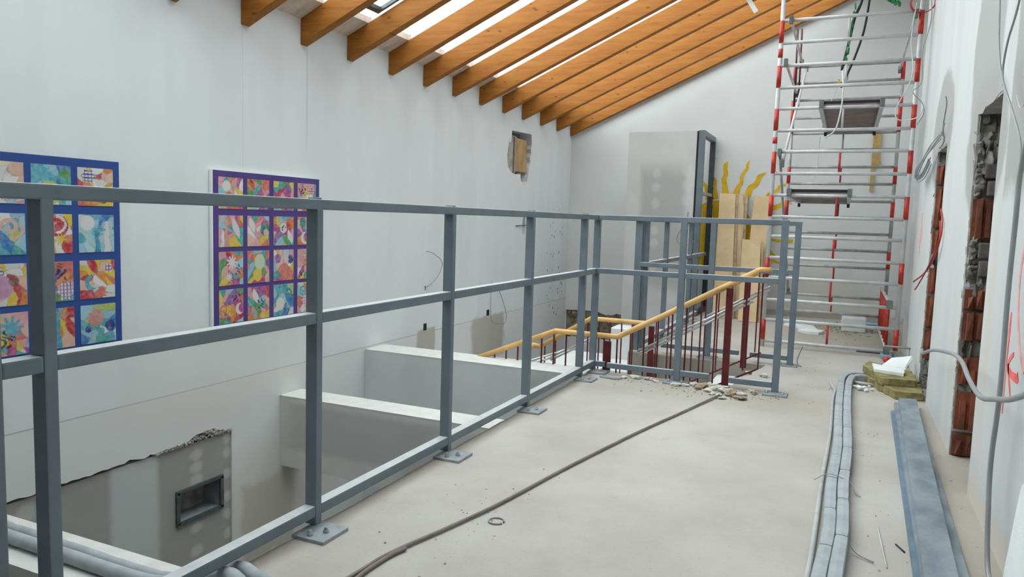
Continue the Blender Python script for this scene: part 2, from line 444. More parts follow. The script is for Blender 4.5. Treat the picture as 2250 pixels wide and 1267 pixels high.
# ================================================================== SETTING
# floor slab with the stair notch cut out of it
edge = [(-.02, -2)]
yy = -1.2
while yy < 5.3:
    edge.append((-.02+R.uniform(-.008, .008)-(.012 if yy > 4 else 0), yy)); yy += .12
edge += [(-.03, 5.42), (.4, 5.425), (.75, 5.41), (.9, 5.43), (1.02, 5.47), (1.04, 5.8), (1.10, 5.95), (1.13, 6.2), (1.16, 6.42), (.6, 6.425), (-.02, 6.43), (-.02, 7), (-.03, 8), (-.02, 10.6)]
edge += [(5, 10.6), (5, -2)]
fl = MB().poly(edge, [], 'z', -.22, 0)
floor = struct('floor', fl, 'floor')
struct('trim_1', MB().box(-.02, 1.16, 6.424, 6.60, -.215, -.012).box(1.03, 1.2, 5.47, 6.44, -.2, -.05), 'concrete')['kind'] = 'structure'
lf = struct('floor_lower', MB().box(-2.3, 5, -2, 10.6, -3.1, -3.0), 'concrete')
lf.name = 'floor_1'
struct('wall_under', MB().box(.02, .14, -2, 5.3, -3, -.22).box(.1, .2, 6.6, 10.6, -3, -.22), 'white_paint').name = 'wall_under'
struct('wall_back', MB().box(-2.3, 5, -2.2, -2, -3.1, 6), 'white_paint')

# left wall skin with its openings
Rw = random.Random(3)
hole = [(8.02, 1.98), (8.0, 1.9), (8.01, 1.82), (8.03, 1.76), (8.08, 1.73), (8.14, 1.70), (8.22, 1.69), (8.30, 1.685), (8.40, 1.70), (8.42, 1.62), (8.50, 1.565), (8.56, 1.56), (8.62, 1.62), (8.645, 1.72),
        (8.66, 1.80), (8.70, 1.86), (8.69, 1.93), (8.72, 1.98), (8.705, 2.03), (8.73, 2.08), (8.715, 2.215), (8.4, 2.205), (8.12, 2.195), (8.10, 2.06), (8.055, 2.04), (8.04, 2.11), (8.03, 2.03)]
hole2 = [(8.52, .98), (8.50, 1.07), (8.53, 1.17), (8.57, 1.20), (8.60, 1.17), (8.61, 1.05), (8.59, .96), (8.55, .94)]
def rect(y0, y1, z0, z1): return [(y0, z0), (y1, z0), (y1, z1), (y0, z1)]
socks = [rect(6.165, 6.225, .035, .105), rect(7.56, 7.63, .03, .10), rect(6.17, 6.20, .43, .475)]
rag = [(2.1, -.335)]
ys = 2.1
while ys < 3.62:
    ys += .035
    hump = .05*math.exp(-((ys-3.47)/.12)**2)+.012*math.exp(-((ys-2.9)/.05)**2)
    rag.append((ys, -.322+hump+Rw.uniform(-.007, .007)))
panel_hole = [(.6, -2.9), (3.69, -2.9), (3.688, -.315)] + rag[::-1] + [(.6, -.335)]
outer = [(-2.1, -3.1), (10.5, -3.1), (10.5, 2.56), (-2.1, 2.56)]
wl = struct('wall_left', MB().poly(outer, [hole, hole2, panel_hole]+socks, 'x', -2.16, -2.0), 'wall_left')
struct('trim_2', MB().box(-2.3, -2.162, -2.1, 10.5, -3.1, 2.6), 'mortar')
build('opening_lining', MB().poly([(8.02, 2.0), (8.0, 1.85), (8.05, 1.72), (8.27, 1.66), (8.29, 2.14), (8.1, 2.15)], [], 'x', -2.06, -2.02), 'mortar_light', wl)['label'] = 'grey mortar reveal beside the hole in the wall'
# drywall sheet seen in the plaster cut-out, with its duct mouth
dpan = struct('trim_3', MB().poly([(.5, -2.95), (3.70, -2.95), (3.70, -.335), (.5, -.345)], [rect(3.24, 3.605, -.835, -.618)], 'x', -2.10, -2.014), 'panel')
dpan['kind'] = 'structure'
mb = MB(); rr_ = random.Random(8)
for i in range(46):
    y = 3.69-.62*(i/46)**1.3; hh = .05*math.exp(-((y-3.47)/.12)**2)+.008
    for q_ in range(3): mb.rock((-2.012, y, -.33+hh*rr_.random()), (.012, rr_.uniform(.008, .022), rr_.uniform(.006, .016)), rr_.randint(0, 99), .6, 1)
e = build('broken_plaster_edge', mb, 'mortar_light', wl); e['kind'] = 'stuff'
d = thing('ventilation_duct', 'rectangular galvanised duct mouth set in the grey drywall panel', 'duct', (-2.02, 3.42, -.835))
mb = MB(); y0, y1, z0, z1 = 3.245, 3.60, -.832, -.622; tt = .012
for a in ((y0, y1, z0, z0+.006), (y0, y1, z1-.006, z1), (y0, y0+.006, z0, z1), (y1-.006, y1, z0, z1)): mb.box(-2.50, -2.012, *a)
mb.box(-2.51, -2.50, y0, y1, z0, z1)
build('duct_lining', mb, 'galv', d)
mb = MB()
for a in ((y0-.01, y1+.012, z0-.012, z0+tt), (y0-.01, y1+.012, z1-tt, z1+.01), (y0-.012, y0+tt, z0, z1), (y1-tt, y1+.014, z0, z1)): mb.box(-2.016, -1.998, *a)
build('duct_flange', mb, 'galv_frame', d)
# particle board inside the broken hole
solo('particle_board', MB().bev(-2.045, -2.03, 8.235, 8.645, 1.73, 2.13, .002), 'wood_board', 'brown particle board panel inside the broken hole high in the left wall', 'board')
solo('wooden_batten', MB().box(-2.028, -2.008, 8.21, 8.232, 1.69, 2.13), 'ply_dark', 'thin dark batten along the left edge of the board in the wall hole', 'batten')

# far wall, right wall with two doorways, side room
far = struct('wall_far', MB().poly([(-2.2, -3.1), (5, -3.1), (5, 6), (3.2, roof(3.2)), (-2.2, roof(-2.2)-.02)],
             [[(-1.99, -.16), (-1.99, -.55), (-1.14, -.55), (-1.15, -.17), (-1.22, -.16), (-1.28, -.185), (-1.36, -.195), (-1.45, -.175), (-1.5, -.15), (-1.7, -.145)]], 'y', 10.2, 10.3), 'wall_far')
struct('trim_4', MB().box(-2.2, 5, 10.3, 10.4, -3.1, 6).box(-1.995, -1.135, 10.235, 10.3, -.6, -.12), 'mortar_brown')
mb = MB()
for i in range(60):
    mb.rock((-1.97+R.uniform(0, .8), 10.24, -.18-R.uniform(0, .36)), (R.uniform(.03, .09), .03, R.uniform(.02, .05)), i, .4)
build('exposed_masonry', mb, 'mortar_brown', far)['label'] = 'patch of brown masonry bared at the foot of the wall'
def doorway(y0, y1, zt, seed):
    r = random.Random(seed)
    o = [(y0, -.0)]
    o += [(y0+.0, .4), (y0-.005, 1.0), (y0, zt-.02)]
    o += jag((y0, zt+.01), (y1, zt-.005), 6, .012, r)
    o += jag((y1, zt), (y1, .0), 26, .014, r)
    o += [(y1, .0)]
    return o
D1 = doorway(3.72, 4.37, 1.74, 1); D2 = doorway(5.60, 6.14, 1.715, 2)
wr = struct('wall_right', MB().poly([(-2, -.1), (D1[0][0], -.1)] + D1 + [(D1[-1][0], -.1), (D2[0][0], -.1)] + D2 + [(D2[-1][0], -.1), (8.0, -.1), (8.0, 4.6), (-2, 4.6)], [], 'x', 2.26, 2.62), 'wall_right')
struct('wall_side', MB().box(2.50, 2.62, 8.0, 10.3, -.1, 4.8).box(4.6, 4.7, 2, 8, -.1, 3).box(2.62, 4.7, 2.0, 2.1, -.1, 3).box(2.62, 4.7, 8, 8.1, -.1, 3), 'white_paint')
struct('ceiling_1', MB().box(2.62, 4.7, 2, 8.1, 2.6, 2.7), 'white_paint')
struct('door_1', MB().box(2.262, 2.6, 3.70, 4.40, 1.742, 1.80), 'mortar_light')
struct('door_2', MB().box(2.262, 2.6, 5.58, 6.20, 1.717, 1.78), 'mortar_light')

def jamb(prefix, yf, rows, seed):
    """broken masonry filling the far jamb of a doorway: hollow blocks, grey bricks and mortar beds"""
    r = random.Random(seed)
    build('mortar_backing', MB().box(2.264, 2.62, yf-.006, yf+.03, 0, rows[0][2]), 'mortar', wr)
    for kind, z0, z1 in rows:
        if kind == 'block':
            mb = MB(); x = 2.285
            mb.box(2.268, 2.50, yf-.02, yf+.05, z0+.008, z1-.008)
            while x < 2.46 and z1-z0 > 0:
                wv = r.uniform(.018, .03)
                zt = z1-r.uniform(.008, .02); zb = z0+r.uniform(.008, .02); q = r.uniform(.012, .03); q2 = q*r.uniform(.5, 1.1)
                if r.random() < .3: zt = zb+(zt-zb)*r.uniform(.5, .8)
                mb.hexa([(x, yf-.02-q, zb), (x+wv, yf-.02-q2, zb), (x+wv, yf-.015, zb), (x, yf-.015, zb),
                         (x+.002, yf-.02-q2, zt), (x+wv-.002, yf-.02-q, zt+.01), (x+wv, yf-.015, zt), (x, yf-.015, zt)])
                x += wv+r.uniform(.012, .02)
            build('hollow_block', mb, r.choice(['block', 'block', 'block_dark']), wr)
        elif kind == 'brick':
            n = max(1, round((z1-z0)/.085))
            for i in range(n):
                a = z0+(z1-z0)*i/n; b = z0+(z1-z0)*(i+1)/n
                x0 = 2.312+r.uniform(-.006, .01)
                build('brick', MB().bev(x0, 2.50, yf-.045-r.uniform(0, .015), yf+.05, a+.006, b-.006, .008), 'brick_grey', wr)
                mb = MB()
                [mb.rock((2.284+r.uniform(-.006, .012), yf-.012, a+(b-a)*q_), (r.uniform(.015, .03), .022, (b-a)*r.uniform(.22, .4)), r.randint(0, 99), .45, 3, 0, True) for q_ in (.2, .5, .85)]
                for v in mb.v: v.x = max(v.x, 2.268)
                build('mortar_lump', mb, 'mortar', wr)
        else:
            mb = MB(); mb.box(2.268, 2.5, yf-.008, yf+.05, z0, z1); z = z0
            while z < z1:
                for xx in (2.285, 2.32, 2.36, 2.41):
                    mb.rock((xx+r.uniform(-.01, .01), yf-.006, z+r.uniform(-.015, .015)), (r.uniform(.018, .05), r.uniform(.005, .012), r.uniform(.015, .06)), r.randint(0, 99), .45, 3, 0, True)
                z += .045
            for v in mb.v: v.x = max(v.x, 2.268)
            build('mortar_bed', mb, 'mortar', wr)
jamb('near', 4.37, [('bed', 1.36, 1.74), ('brick', 1.14, 1.36), ('block', .95, 1.14)][0:0]+
     [('bed', 1.50, 1.735), ('brick', 1.33, 1.50), ('block', 1.11, 1.33), ('brick', .93, 1.11), ('bed', .875, .93), ('block', .76, .875), ('block', .60, .76), ('bed', .53, .60), ('block', .37, .53), ('bed', .35, .37), ('block', .135, .35), ('block', -.0, .125)], 5)
jamb('far', 6.14, [('bed', 1.63, 1.71), ('block', 1.48, 1.63), ('block', 1.17, 1.475), ('block', .98, 1.165), ('bed', .90, .98), ('block', .70, .90), ('block', .45, .695), ('block', .22, .445), ('bed', .0, .22)], 9)
mb = MB()
rr_ = random.Random(4)
for yf, zt in ((4.37, 1.72), (6.14, 1.7)):
    z = .02
    while z < zt:
        mb.rock((2.266, yf+.008, z), (.009, rr_.uniform(.006, .014), rr_.uniform(.015, .06)), rr_.randint(0, 99), .5); z += rr_.uniform(.05, .11)
e = build('broken_plaster_edge', mb, 'mortar_light', wr); e['kind'] = 'stuff'
# sprayed marks
def stroke(pts, w0, name, mat, parent, x=2.2585):
    pts = [Vector((x, p[0], p[1])) for p in pts]; n = len(pts); vs = []
    ws = w0 if isinstance(w0, list) else [w0]*n
    for i, p in enumerate(pts):
        d_ = (pts[min(i+1, n-1)]-pts[max(i-1, 0)]).normalized(); q = Vector((0, -d_.z, d_.y))*ws[i]/2
        vs += [p+q, p-q, p+q+Vector((.0012, 0, 0)), p-q+Vector((.0012, 0, 0))]
    fs = [(4*i, 4*i+1, 4*i+5, 4*i+4) for i in range(n-1)]+[(4*i+2, 4*i+6, 4*i+7, 4*i+3) for i in range(n-1)]
    fs += [(4*i, 4*i+4, 4*i+6, 4*i+2) for i in range(n-1)]+[(4*i+1, 4*i+3, 4*i+7, 4*i+5) for i in range(n-1)]
    return build(name, MB().add(vs, fs), mat, parent)
stroke([(3.150, .872), (3.153, .80), (3.153, .694), (3.151, .60), (3.149, .531), (3.147, .50)], [.016, .03, .010, .011, .016, .008], 'spray_stroke', 'spray', wr)['label'] = 'thin straight red sprayed line'
def s2(l, n=5): return [(p.x, p.y) for p in smooth([(a, b, 0) for a, b in l], n)]
k1 = s2([(3.046, .735), (3.082, .720), (3.108, .703), (3.124, .684), (3.108, .670), (3.06, .662), (3.01, .661), (2.965, .663), (2.948, .674)])
stroke(k1, [.016+.020*(i/len(k1)) for i in range(len(k1))], 'spray_stroke', 'spray', wr)['label'] = 'red sprayed hook of the letter mark'
k2 = s2([(3.118, .69), (3.105, .66), (3.08, .63), (3.052, .60), (3.043, .585)])
stroke(k2, [.024-.012*(i/len(k2)) for i in range(len(k2))], 'spray_stroke', 'spray', wr)['label'] = 'red sprayed tail of the letter mark'
arc = s2([(2.92, 1.30), (2.99, 1.18), (3.045, 1.09), (3.064, .976), (3.026, .853), (2.952, .754), (2.87, .705)])
stroke(arc, .024, 'spray_stroke', 'spray_soft', wr)['label'] = 'large pale red sprayed arc'
stroke([(6.93, 1.30), (6.95, 1.22), (6.90, 1.15), (6.98, 1.05), (6.95, .96)], [.04, .1, .16, .12, .05], 'spray_stroke', 'spray_soft', wr)['label'] = 'pale pink sprayed smear'

# roof: sheathing strip, white reveal, glazing
mb = MB()
def slab(mb, x0, x1, y0, y1, off, th, mi=0):
    return mb.hexa([(x0, y0, roof(x0, off)), (x1, y0, roof(x1, off)), (x1, y1, roof(x1, off)), (x0, y1, roof(x0, off)),
             (x0, y0, roof(x0, off)+th), (x1, y0, roof(x1, off)+th), (x1, y1, roof(x1, off)+th), (x0, y1, roof(x0, off)+th)], mi)
YG = 1.2
ceil = struct('ceiling', slab(slab(MB(), -2.25, 3.3, -2.1, YG, .0, .1), 1.5, 3.3, YG, 10.4, .003, .1), 'white_paint')  # right strip: unseen opaque roof, added to cut light on right wall and floor
for i in range(16):
    y = YG+i*.58
    if y > 10.2: break
    build('sheathing_board', slab(MB(), -2.2, -1.80, y, min(y+.578, 10.3), .0, .04), 'sheath', ceil)
glz = struct('window_1', slab(slab(MB(), -1.83, -1.802, YG, 10.3, .045, .06), 1.46, 1.5, YG, 10.3, .06, .06), 'white_sheet')
RY = [3.205+.5785*i for i in range(13)]
prev = YG
for y in RY+[10.3]:
    build('glass_pane', slab(MB(), -1.80, 1.49, prev+.002, y-.002, .075, .01), 'glass', glz); prev = y
for y in RY: build('glazing_bar', slab(MB(), -1.80, 1.49, y+.01, y+.06, .001, .073), 'white_sheet', glz)
# opened roof sash over the third bay
sash = thing('roof_window_sash', 'dark grey roof window frame seen between the timber rafters', 'window frame', (-1.68, 4.68, roof(-1.68, .012)))
def rf(x0, x1, y0, y1): return slab(MB(), x0, x1, y0, y1, .012, .03)
build('frame_rail', rf(-1.70, -1.665, 4.46, 4.905), 'galv_frame', sash)
build('frame_stile', rf(-1.665, .2, 4.88, 4.905), 'galv_frame', sash)
build('frame_stile', rf(-1.665, .2, 4.45, 4.475), 'galv_frame', sash)
build('frame_rail', rf(.2, .235, 4.46, 4.905), 'galv_frame', sash)

# beams crossing the atrium
def beam(n, y0, y1, z0, z1, x1, face):
    o = struct('trim_%d' % n, MB().box(-1.998, x1, y0, y1, z0, z1-.002), face)
    build('beam_top', MB().box(-1.995, x1, y0-.002, y1+.002, z1-.002, z1+.004), 'plaster_top', o)
    return o
M['plaster_top'] = simple('plaster_top', (.62, .61, .58), .9, 0, .05, 9, .5)
beam(5, 1.655, 1.925, -.62, -.187, -.03, 'beam_face')
beam(6, 4.155, 4.385, -.71, -.187, -.03, 'beam_face')
beam(7, 5.20, 5.50, -1.7, -.004, -.04, 'beam_face_grey')
o = struct('trim_8', MB().box(-1.25, -.2, 7.2, 8.1, -.8, -.36), 'white_paint')
o = struct('trim_9', MB().bev(-.62, -.32, 7.85, 8.2, -.6, -.02, .01), 'white_paint')

# ================================================================== RAFTERS
TH = .075
def rafter_mb():
    x0, x1 = -1.999, 2.255
    return MB().add([(x0, 0, roof(x0)-.185), (x1, 0, roof(x1)-.185), (x1, 0, roof(x1)), (x0, 0, roof(x0)),
                     (x0, TH, roof(x0)-.185), (x1, TH, roof(x1)-.185), (x1, TH, roof(x1)), (x0, TH, roof(x0))],
                    [(0, 1, 2, 3), (7, 6, 5, 4), (0, 4, 5, 1), (1, 5, 6, 2), (2, 6, 7, 3), (3, 7, 4, 0)])
ordn = ['against the far wall', 'second from the far wall', 'third from the far wall', 'fourth from the far wall', 'fifth from the far wall', 'sixth from the far wall', 'seventh from the far wall',
        'sixth from the near end', 'fifth from the near end', 'fourth from the near end', 'third from the near end, beside the dark roof window frame', 'second from the near end', 'nearest one, only its foot in view']
RYF = [9.56+.575, 9.564, 8.972, 8.383, 7.819, 7.23, 6.633, 6.071, 5.497, 4.914, 4.366, 3.785, 3.2]
raft0 = None
for i, y in enumerate(RYF):
    if raft0 is None:
        raft0 = build('roof_rafter', rafter_mb(), 'rafter', None, (0, 0, 0)); ob = raft0
        bm = bmesh.new(); bm.from_mesh(ob.data); bmesh.ops.bevel(bm, geom=bm.edges[:], offset=.004, segments=1, affect='EDGES'); bm.to_mesh(ob.data); bm.free()
    else:
        ob = raft0.copy(); ob.name = 'roof_rafter'; COL.objects.link(ob)
        ob.data = raft0.data.copy()
        sh = R.uniform(-1, 1)
    ob.location = (0, (y if i else 10.12)*K, 0)
    tag(ob, 'amber varnished timber rafter, ' + ordn[i], 'rafter', 'parallel roof rafters')
# shift each rafter's mesh so its grain differs (object coordinates start elsewhere along x)
for i, ob in enumerate([o for o in bpy.data.objects if o.name.startswith('roof_rafter')]):
    sx = (i*1.37) % 5.0; sz = S*sx
    ob.data.transform(Matrix.Translation((-sx, 0, -sz-i*.7))); ob.location.x += sx; ob.location.z += sz+i*.7

# ================================================================== STEEL RAILINGS
def post(parent, x0, x1, y0, y1, z1=1.17, z0=.012, name='post'):
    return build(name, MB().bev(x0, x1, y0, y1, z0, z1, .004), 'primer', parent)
def plate(parent, x0, x1, y0, y1, bolts, z=.0):
    p = build('base_plate', MB().bev(x0, x1, y0, y1, z, z+.013, .002), 'galv', parent)
    mb = MB()
    for bx, by in bolts:
        b = MB().tube([(bx, by, z+.013), (bx, by, z+.024)], .011, 6); b.tube([(bx, by, z+.02), (bx, by, z+.034)], [.007, .006], 8)
        build('bolt', b, 'bolt', p)
    return p
def rail(parent, a, b, name, w=.05, h=.038):
    x0, y0, x1, y1, z0, z1 = a[0], a[1], b[0], b[1], a[2], b[2]
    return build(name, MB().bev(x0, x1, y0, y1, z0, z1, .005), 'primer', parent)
rl = thing('steel_railing', 'long grey steel railing along the open edge on the left', 'railing', (-.025, 3.2, 0))
PY = [1.113, 2.097, 3.085, 4.076, 5.079]
for y in PY+[5.39]:
    post(rl, -.05, 0, y, y+.033, 1.166)
post(rl, -.05, 0, .985, 1.018, 1.166)
for i, y in enumerate(PY+[5.39]):
    plate(rl, -.028, .112, y-.10, y+.045, [(.07, y-.03), (.035, y-.075)] if i < 5 else [(.06, y-.02)])
ys_ = [.2, 1.018] ; allp = [.985]+PY+[5.39]
rail(rl, (-.05, .15, 1.163), (0, 5.425, 1.2), 'top_rail')
for i in range(len(allp)):
    a = (.15 if i == 0 else allp[i-1]+.033); b = allp[i]
    rail(rl, (-.049, a, .757), (-.001, b, .797), 'middle_rail')
    rail(rl, (-.049, a, .045), (-.001, b, .086), 'bottom_rail')
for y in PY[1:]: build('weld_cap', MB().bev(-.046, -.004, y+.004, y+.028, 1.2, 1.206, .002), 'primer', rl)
build('rail_stub', MB().box(0, .075, 5.40, 5.43, .04, .078), 'primer', rl)

FY = 5.33
r2_ = thing('steel_railing', 'grey steel railing in front of the stair handrail, near side of the opening', 'railing', (.65, FY+.02, 0))
post(r2_, .617, .663, FY, FY+.04, 1.166); post(r2_, 1.297, 1.343, FY, FY+.04, 1.166)
rail(r2_, (.005, FY, 1.163), (1.345, FY+.042, 1.2), 'top_rail')
rail(r2_, (.004, FY+.002, .762), (.617, FY+.038, .800), 'middle_rail'); rail(r2_, (.663, FY+.002, .762), (1.297, FY+.038, .800), 'middle_rail')
rail(r2_, (.11, FY+.002, .048), (.617, FY+.038, .088), 'bottom_rail'); rail(r2_, (.663, FY+.002, .048), (.87, FY+.038, .088), 'bottom_rail')
rail(r2_, (1.005, FY+.002, .04), (1.297, FY+.038, .080), 'bottom_rail')
plate(r2_, .56, .73, FY-.09, FY+.045, [(.595, FY-.045), (.69, FY-.045)]); plate(r2_, 1.245, 1.405, FY-.09, FY+.045, [(1.272, FY-.04), (1.378, FY-.04)])
BY = 6.48
r3 = thing('steel_railing', 'grey steel railing on the far side of the stair opening', 'railing', (.7, BY, 0))
post(r3, .64, .688, BY, BY+.045, 1.166); post(r3, 1.318, 1.366, BY, BY+.045, 1.166); post(r3, -.022, .043, BY+.03, BY+.08, 1.166, -.2)
rail(r3, (-.02, BY, 1.163), (1.368, BY+.045, 1.2), 'top_rail')
rail(r3, (.035, BY+.002, .76), (.64, BY+.043, .80), 'middle_rail'); rail(r3, (.688, BY+.002, .76), (1.318, BY+.043, .80), 'middle_rail')
rail(r3, (.26, BY+.002, .05), (.64, BY+.043, .09), 'bottom_rail'); rail(r3, (.688, BY+.002, .05), (.93, BY+.043, .09), 'bottom_rail')
rail(r3, (1.02, BY+.002, .045), (1.318, BY+.043, .085), 'bottom_rail')
plate(r3, .585, .745, BY-.04, BY+.085, [(.61, BY), (.72, BY)]); plate(r3, 1.24, 1.40, BY-.04, BY+.085, [(1.27, BY), (1.385, BY)])
r4 = thing('steel_railing', 'grey steel railing running back from the stair opening to the boxed panel', 'railing', (.07, 8.2, 0))
for y in (6.55, 7.36, 8.62): post(r4, .045, .092, y, y+.04, 1.166)
plate(r4, .03, .15, 7.28, 7.42, [(.12, 7.31)]); plate(r4, .03, .15, 8.54, 8.68, [(.12, 8.58)])
rail(r4, (.045, 6.55, 1.163), (.092, 9.28, 1.2), 'top_rail'); rail(r4, (.045, 6.53, .76), (.092, 9.6, .80), 'middle_rail'); rail(r4, (.045, 6.6, .05), (.092, 9.2, .09), 'bottom_rail')

# ================================================================== BOXED SHAFT AT THE FAR WALL
cb = thing('plasterboard_shaft', 'tall plasterboard boxing with a grey steel frame open on its right side', 'boxing', (-.45, 9.75, 0))
build('front_panel', MB().box(-.90, -.045, 9.30, 9.33, -.3, 2.29), 'cabinet_panel', cb)
build('panel_edge', MB().box(-.043, -.025, 9.30, 9.35, 0, 2.29), 'black', cb)['label'] = 'dark gap strip at the panel edge'
build('side_panel', MB().box(-.90, -.87, 9.33, 10.198, -.3, 2.29), 'white_paint', cb)
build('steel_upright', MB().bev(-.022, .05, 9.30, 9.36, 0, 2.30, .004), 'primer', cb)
build('steel_upright', MB().bev(-.022, .04, 10.12, 10.195, 0, 2.30, .004), 'primer_dark', cb)
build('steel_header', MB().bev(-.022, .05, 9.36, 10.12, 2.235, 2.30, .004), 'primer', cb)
build('steel_crossbar', MB().bev(-.01, .04, 9.36, 10.12, 1.52, 1.56, .004), 'galv', cb)
build('steel_sill', MB().bev(-.022, .05, 9.36, 10.12, 0, .05, .004), 'primer_dark', cb)
for z in (2.05, 1.66, 1.42, .9): build('bolt', MB().tube([(.04, 10.155, z), (.055, 10.155, z)], .014, 8), 'bolt', cb)
jb = solo('junction_box', MB().tube([(-.10, 9.301, 1.19), (-.10, 9.285, 1.19)], .035, 12), 'black', 'small black socket hole in the plasterboard boxing with loose wires', 'socket')
solo('loose_wire', MB().tube(smooth([(-.10, 9.284, 1.19), (-.13, 9.25, 1.12), (-.2, 9.24, 1.03), (-.21, 9.25, .93), (-.12, 9.26, .88), (0.0, 9.27, .95)], 6), .006, 6).tube(smooth([(-.10, 9.284, 1.19), (-.1, 9.26, 1.27), (-.09, 9.24, 1.3)], 4), .006, 6), 'cable_grey', 'loose grey wire looping out of the socket in the plasterboard boxing', 'wire')

# painted sun on the far wall
def ray(pts, ws, n=6):
    c = smooth([(p[0], 10.1972, p[1]) for p in pts], n); N = len(c); vs = []
    for i, p in enumerate(c):
        t_ = i/(N-1); k = t_*(len(ws)-1); a = int(min(k, len(ws)-2)); wv = ws[a]+(ws[a+1]-ws[a])*(k-a)
        d_ = (c[min(i+1, N-1)]-c[max(i-1, 0)]).normalized(); q = Vector((d_.z, 0, -d_.x))*wv/2
        for yv in (0, .0016): vs += [p+q+Vector((0, yv, 0)), p-q+Vector((0, yv, 0))]
    fs = []
    for i in range(N-1):
        a = 4*i; b = a+4
        fs += [(a, a+1, b+1, b), (a+2, b+2, b+3, a+3), (a, b, b+2, a+2), (a+1, a+3, b+3, b+1)]
    return MB().add(vs, fs)
cx, cz, rs = .155, 1.02, .47
sunb = []
for i in range(96):
    a = 2*PI*i/96; sunb.append((cx+rs*.95*math.cos(a)*(1+.03*math.sin(6*a)), cz+rs*math.sin(a)*(1+.03*math.cos(6*a))))
build('painted_sun_disc', MB().poly(sunb, [], 'y', 10.1992, 10.1999), 'sun', far)['label'] = 'yellow painted sun disc'
rays = [([(0.074, 1.50), (0.052, 1.655), (0.054, 1.735), (0.018, 1.795), (0.011, 1.862), (0.014, 1.912)], [0.08, 0.061, 0.054, 0.034, 0.034, 0.007]),
        ([(0.205, 1.52), (0.185, 1.683), (0.171, 1.749), (0.19, 1.816), (0.179, 1.902), (0.186, 1.954), (0.21, 1.994)], [0.105, 0.063, 0.068, 0.061, 0.061, 0.054, 0.0]),
        ([(0.33, 1.53), (0.358, 1.651), (0.396, 1.711), (0.395, 1.79), (0.423, 1.849), (0.459, 1.902), (0.459, 1.954), (0.493, 2.016)], [0.10, 0.061, 0.048, 0.048, 0.041, 0.041, 0.034, 0.0]),
        ([(0.465, 1.468), (0.485, 1.554), (0.512, 1.647), (0.569, 1.686), (0.604, 1.745), (0.622, 1.798), (0.704, 1.85)], [0.02, 0.088, 0.075, 0.068, 0.068, 0.061, 0.0]),
        ([(0.716, 1.545), (0.76, 1.578), (0.815, 1.598), (0.856, 1.631), (0.878, 1.676), (0.95, 1.696), (0.98, 1.716)], [0.02, 0.041, 0.048, 0.041, 0.034, 0.027, 0.0]),
        ([(0.70, 1.37), (0.79, 1.39), (0.845, 1.404), (0.893, 1.424), (0.941, 1.451), (0.989, 1.465), (1.038, 1.456)], [0.061, 0.061, 0.061, 0.061, 0.054, 0.027, 0.02]),
        ([(0.747, 1.194), (0.832, 1.185), (0.943, 1.2), (1.026, 1.209), (1.107, 1.223)], [0.054, 0.048, 0.027, 0.02, 0.0]),
        ([(0.788, 0.988), (0.856, 0.979), (0.958, 0.965), (1.04, 0.974), (1.079, 0.97)], [0.02, 0.034, 0.041, 0.054, 0.041]),
        ([(0.74, 0.85), (0.785, 0.839), (0.839, 0.794), (0.88, 0.772)], [0.05, 0.041, 0.041, 0.02]), ([(0.832, 0.722), (0.884, 0.701), (0.936, 0.68)], [0.041, 0.041, 0.014]),
        ([(-0.005, 1.49), (-0.012, 1.537), (-0.054, 1.646), (-0.107, 1.718), (-0.166, 1.809)], [0.12, 0.095, 0.054, 0.041, 0.0]), ([(-0.077, 1.292), (-0.034, 1.385), (-0.018, 1.428)], [0.027, 0.034, 0.014])]
for p, ws in rays: build('painted_sun_ray', ray(p, ws), 'sun', far)

# ================================================================== DISPLAY BOARDS WITH CHILDREN'S PICTURES
RED, CORAL, PINK, MAG, PUR, BLU, SKY, CY, TEAL, GRN, LIM, YEL, ORA, BRN, WHT, BLK, NAV, PEACH = (
 (.58, .03, .05), (.75, .18, .13), (.80, .38, .42), (.55, .06, .28), (.28, .12, .38), (.04, .22, .55), (.33, .62, .74), (.10, .45, .58), (.05, .42, .36), (.10, .34, .10), (.50, .62, .12), (.82, .60, .04), (.78, .27, .03), (.24, .09, .05), (.80, .80, .77), (.02, .02, .03), (.015, .04, .28), (.80, .50, .38))
PAL = {'cool': [SKY, CY, BLU, TEAL, SKY, WHT, LIM, CY], 'ice': [SKY, SKY, CY, (.5, .74, .78), BLU, (.45, .72, .7)],
       'warm': [RED, YEL, ORA, WHT, WHT, YEL, CORAL, PEACH], 'pink': [PINK, CORAL, PEACH, YEL, MAG, TEAL, SKY, PINK, WHT],
       'mix': [YEL, CORAL, PINK, TEAL, MAG, SKY, PUR, ORA, GRN, PEACH, RED], 'pale': [WHT, PEACH, (.8, .75, .5), PINK, WHT, SKY]}
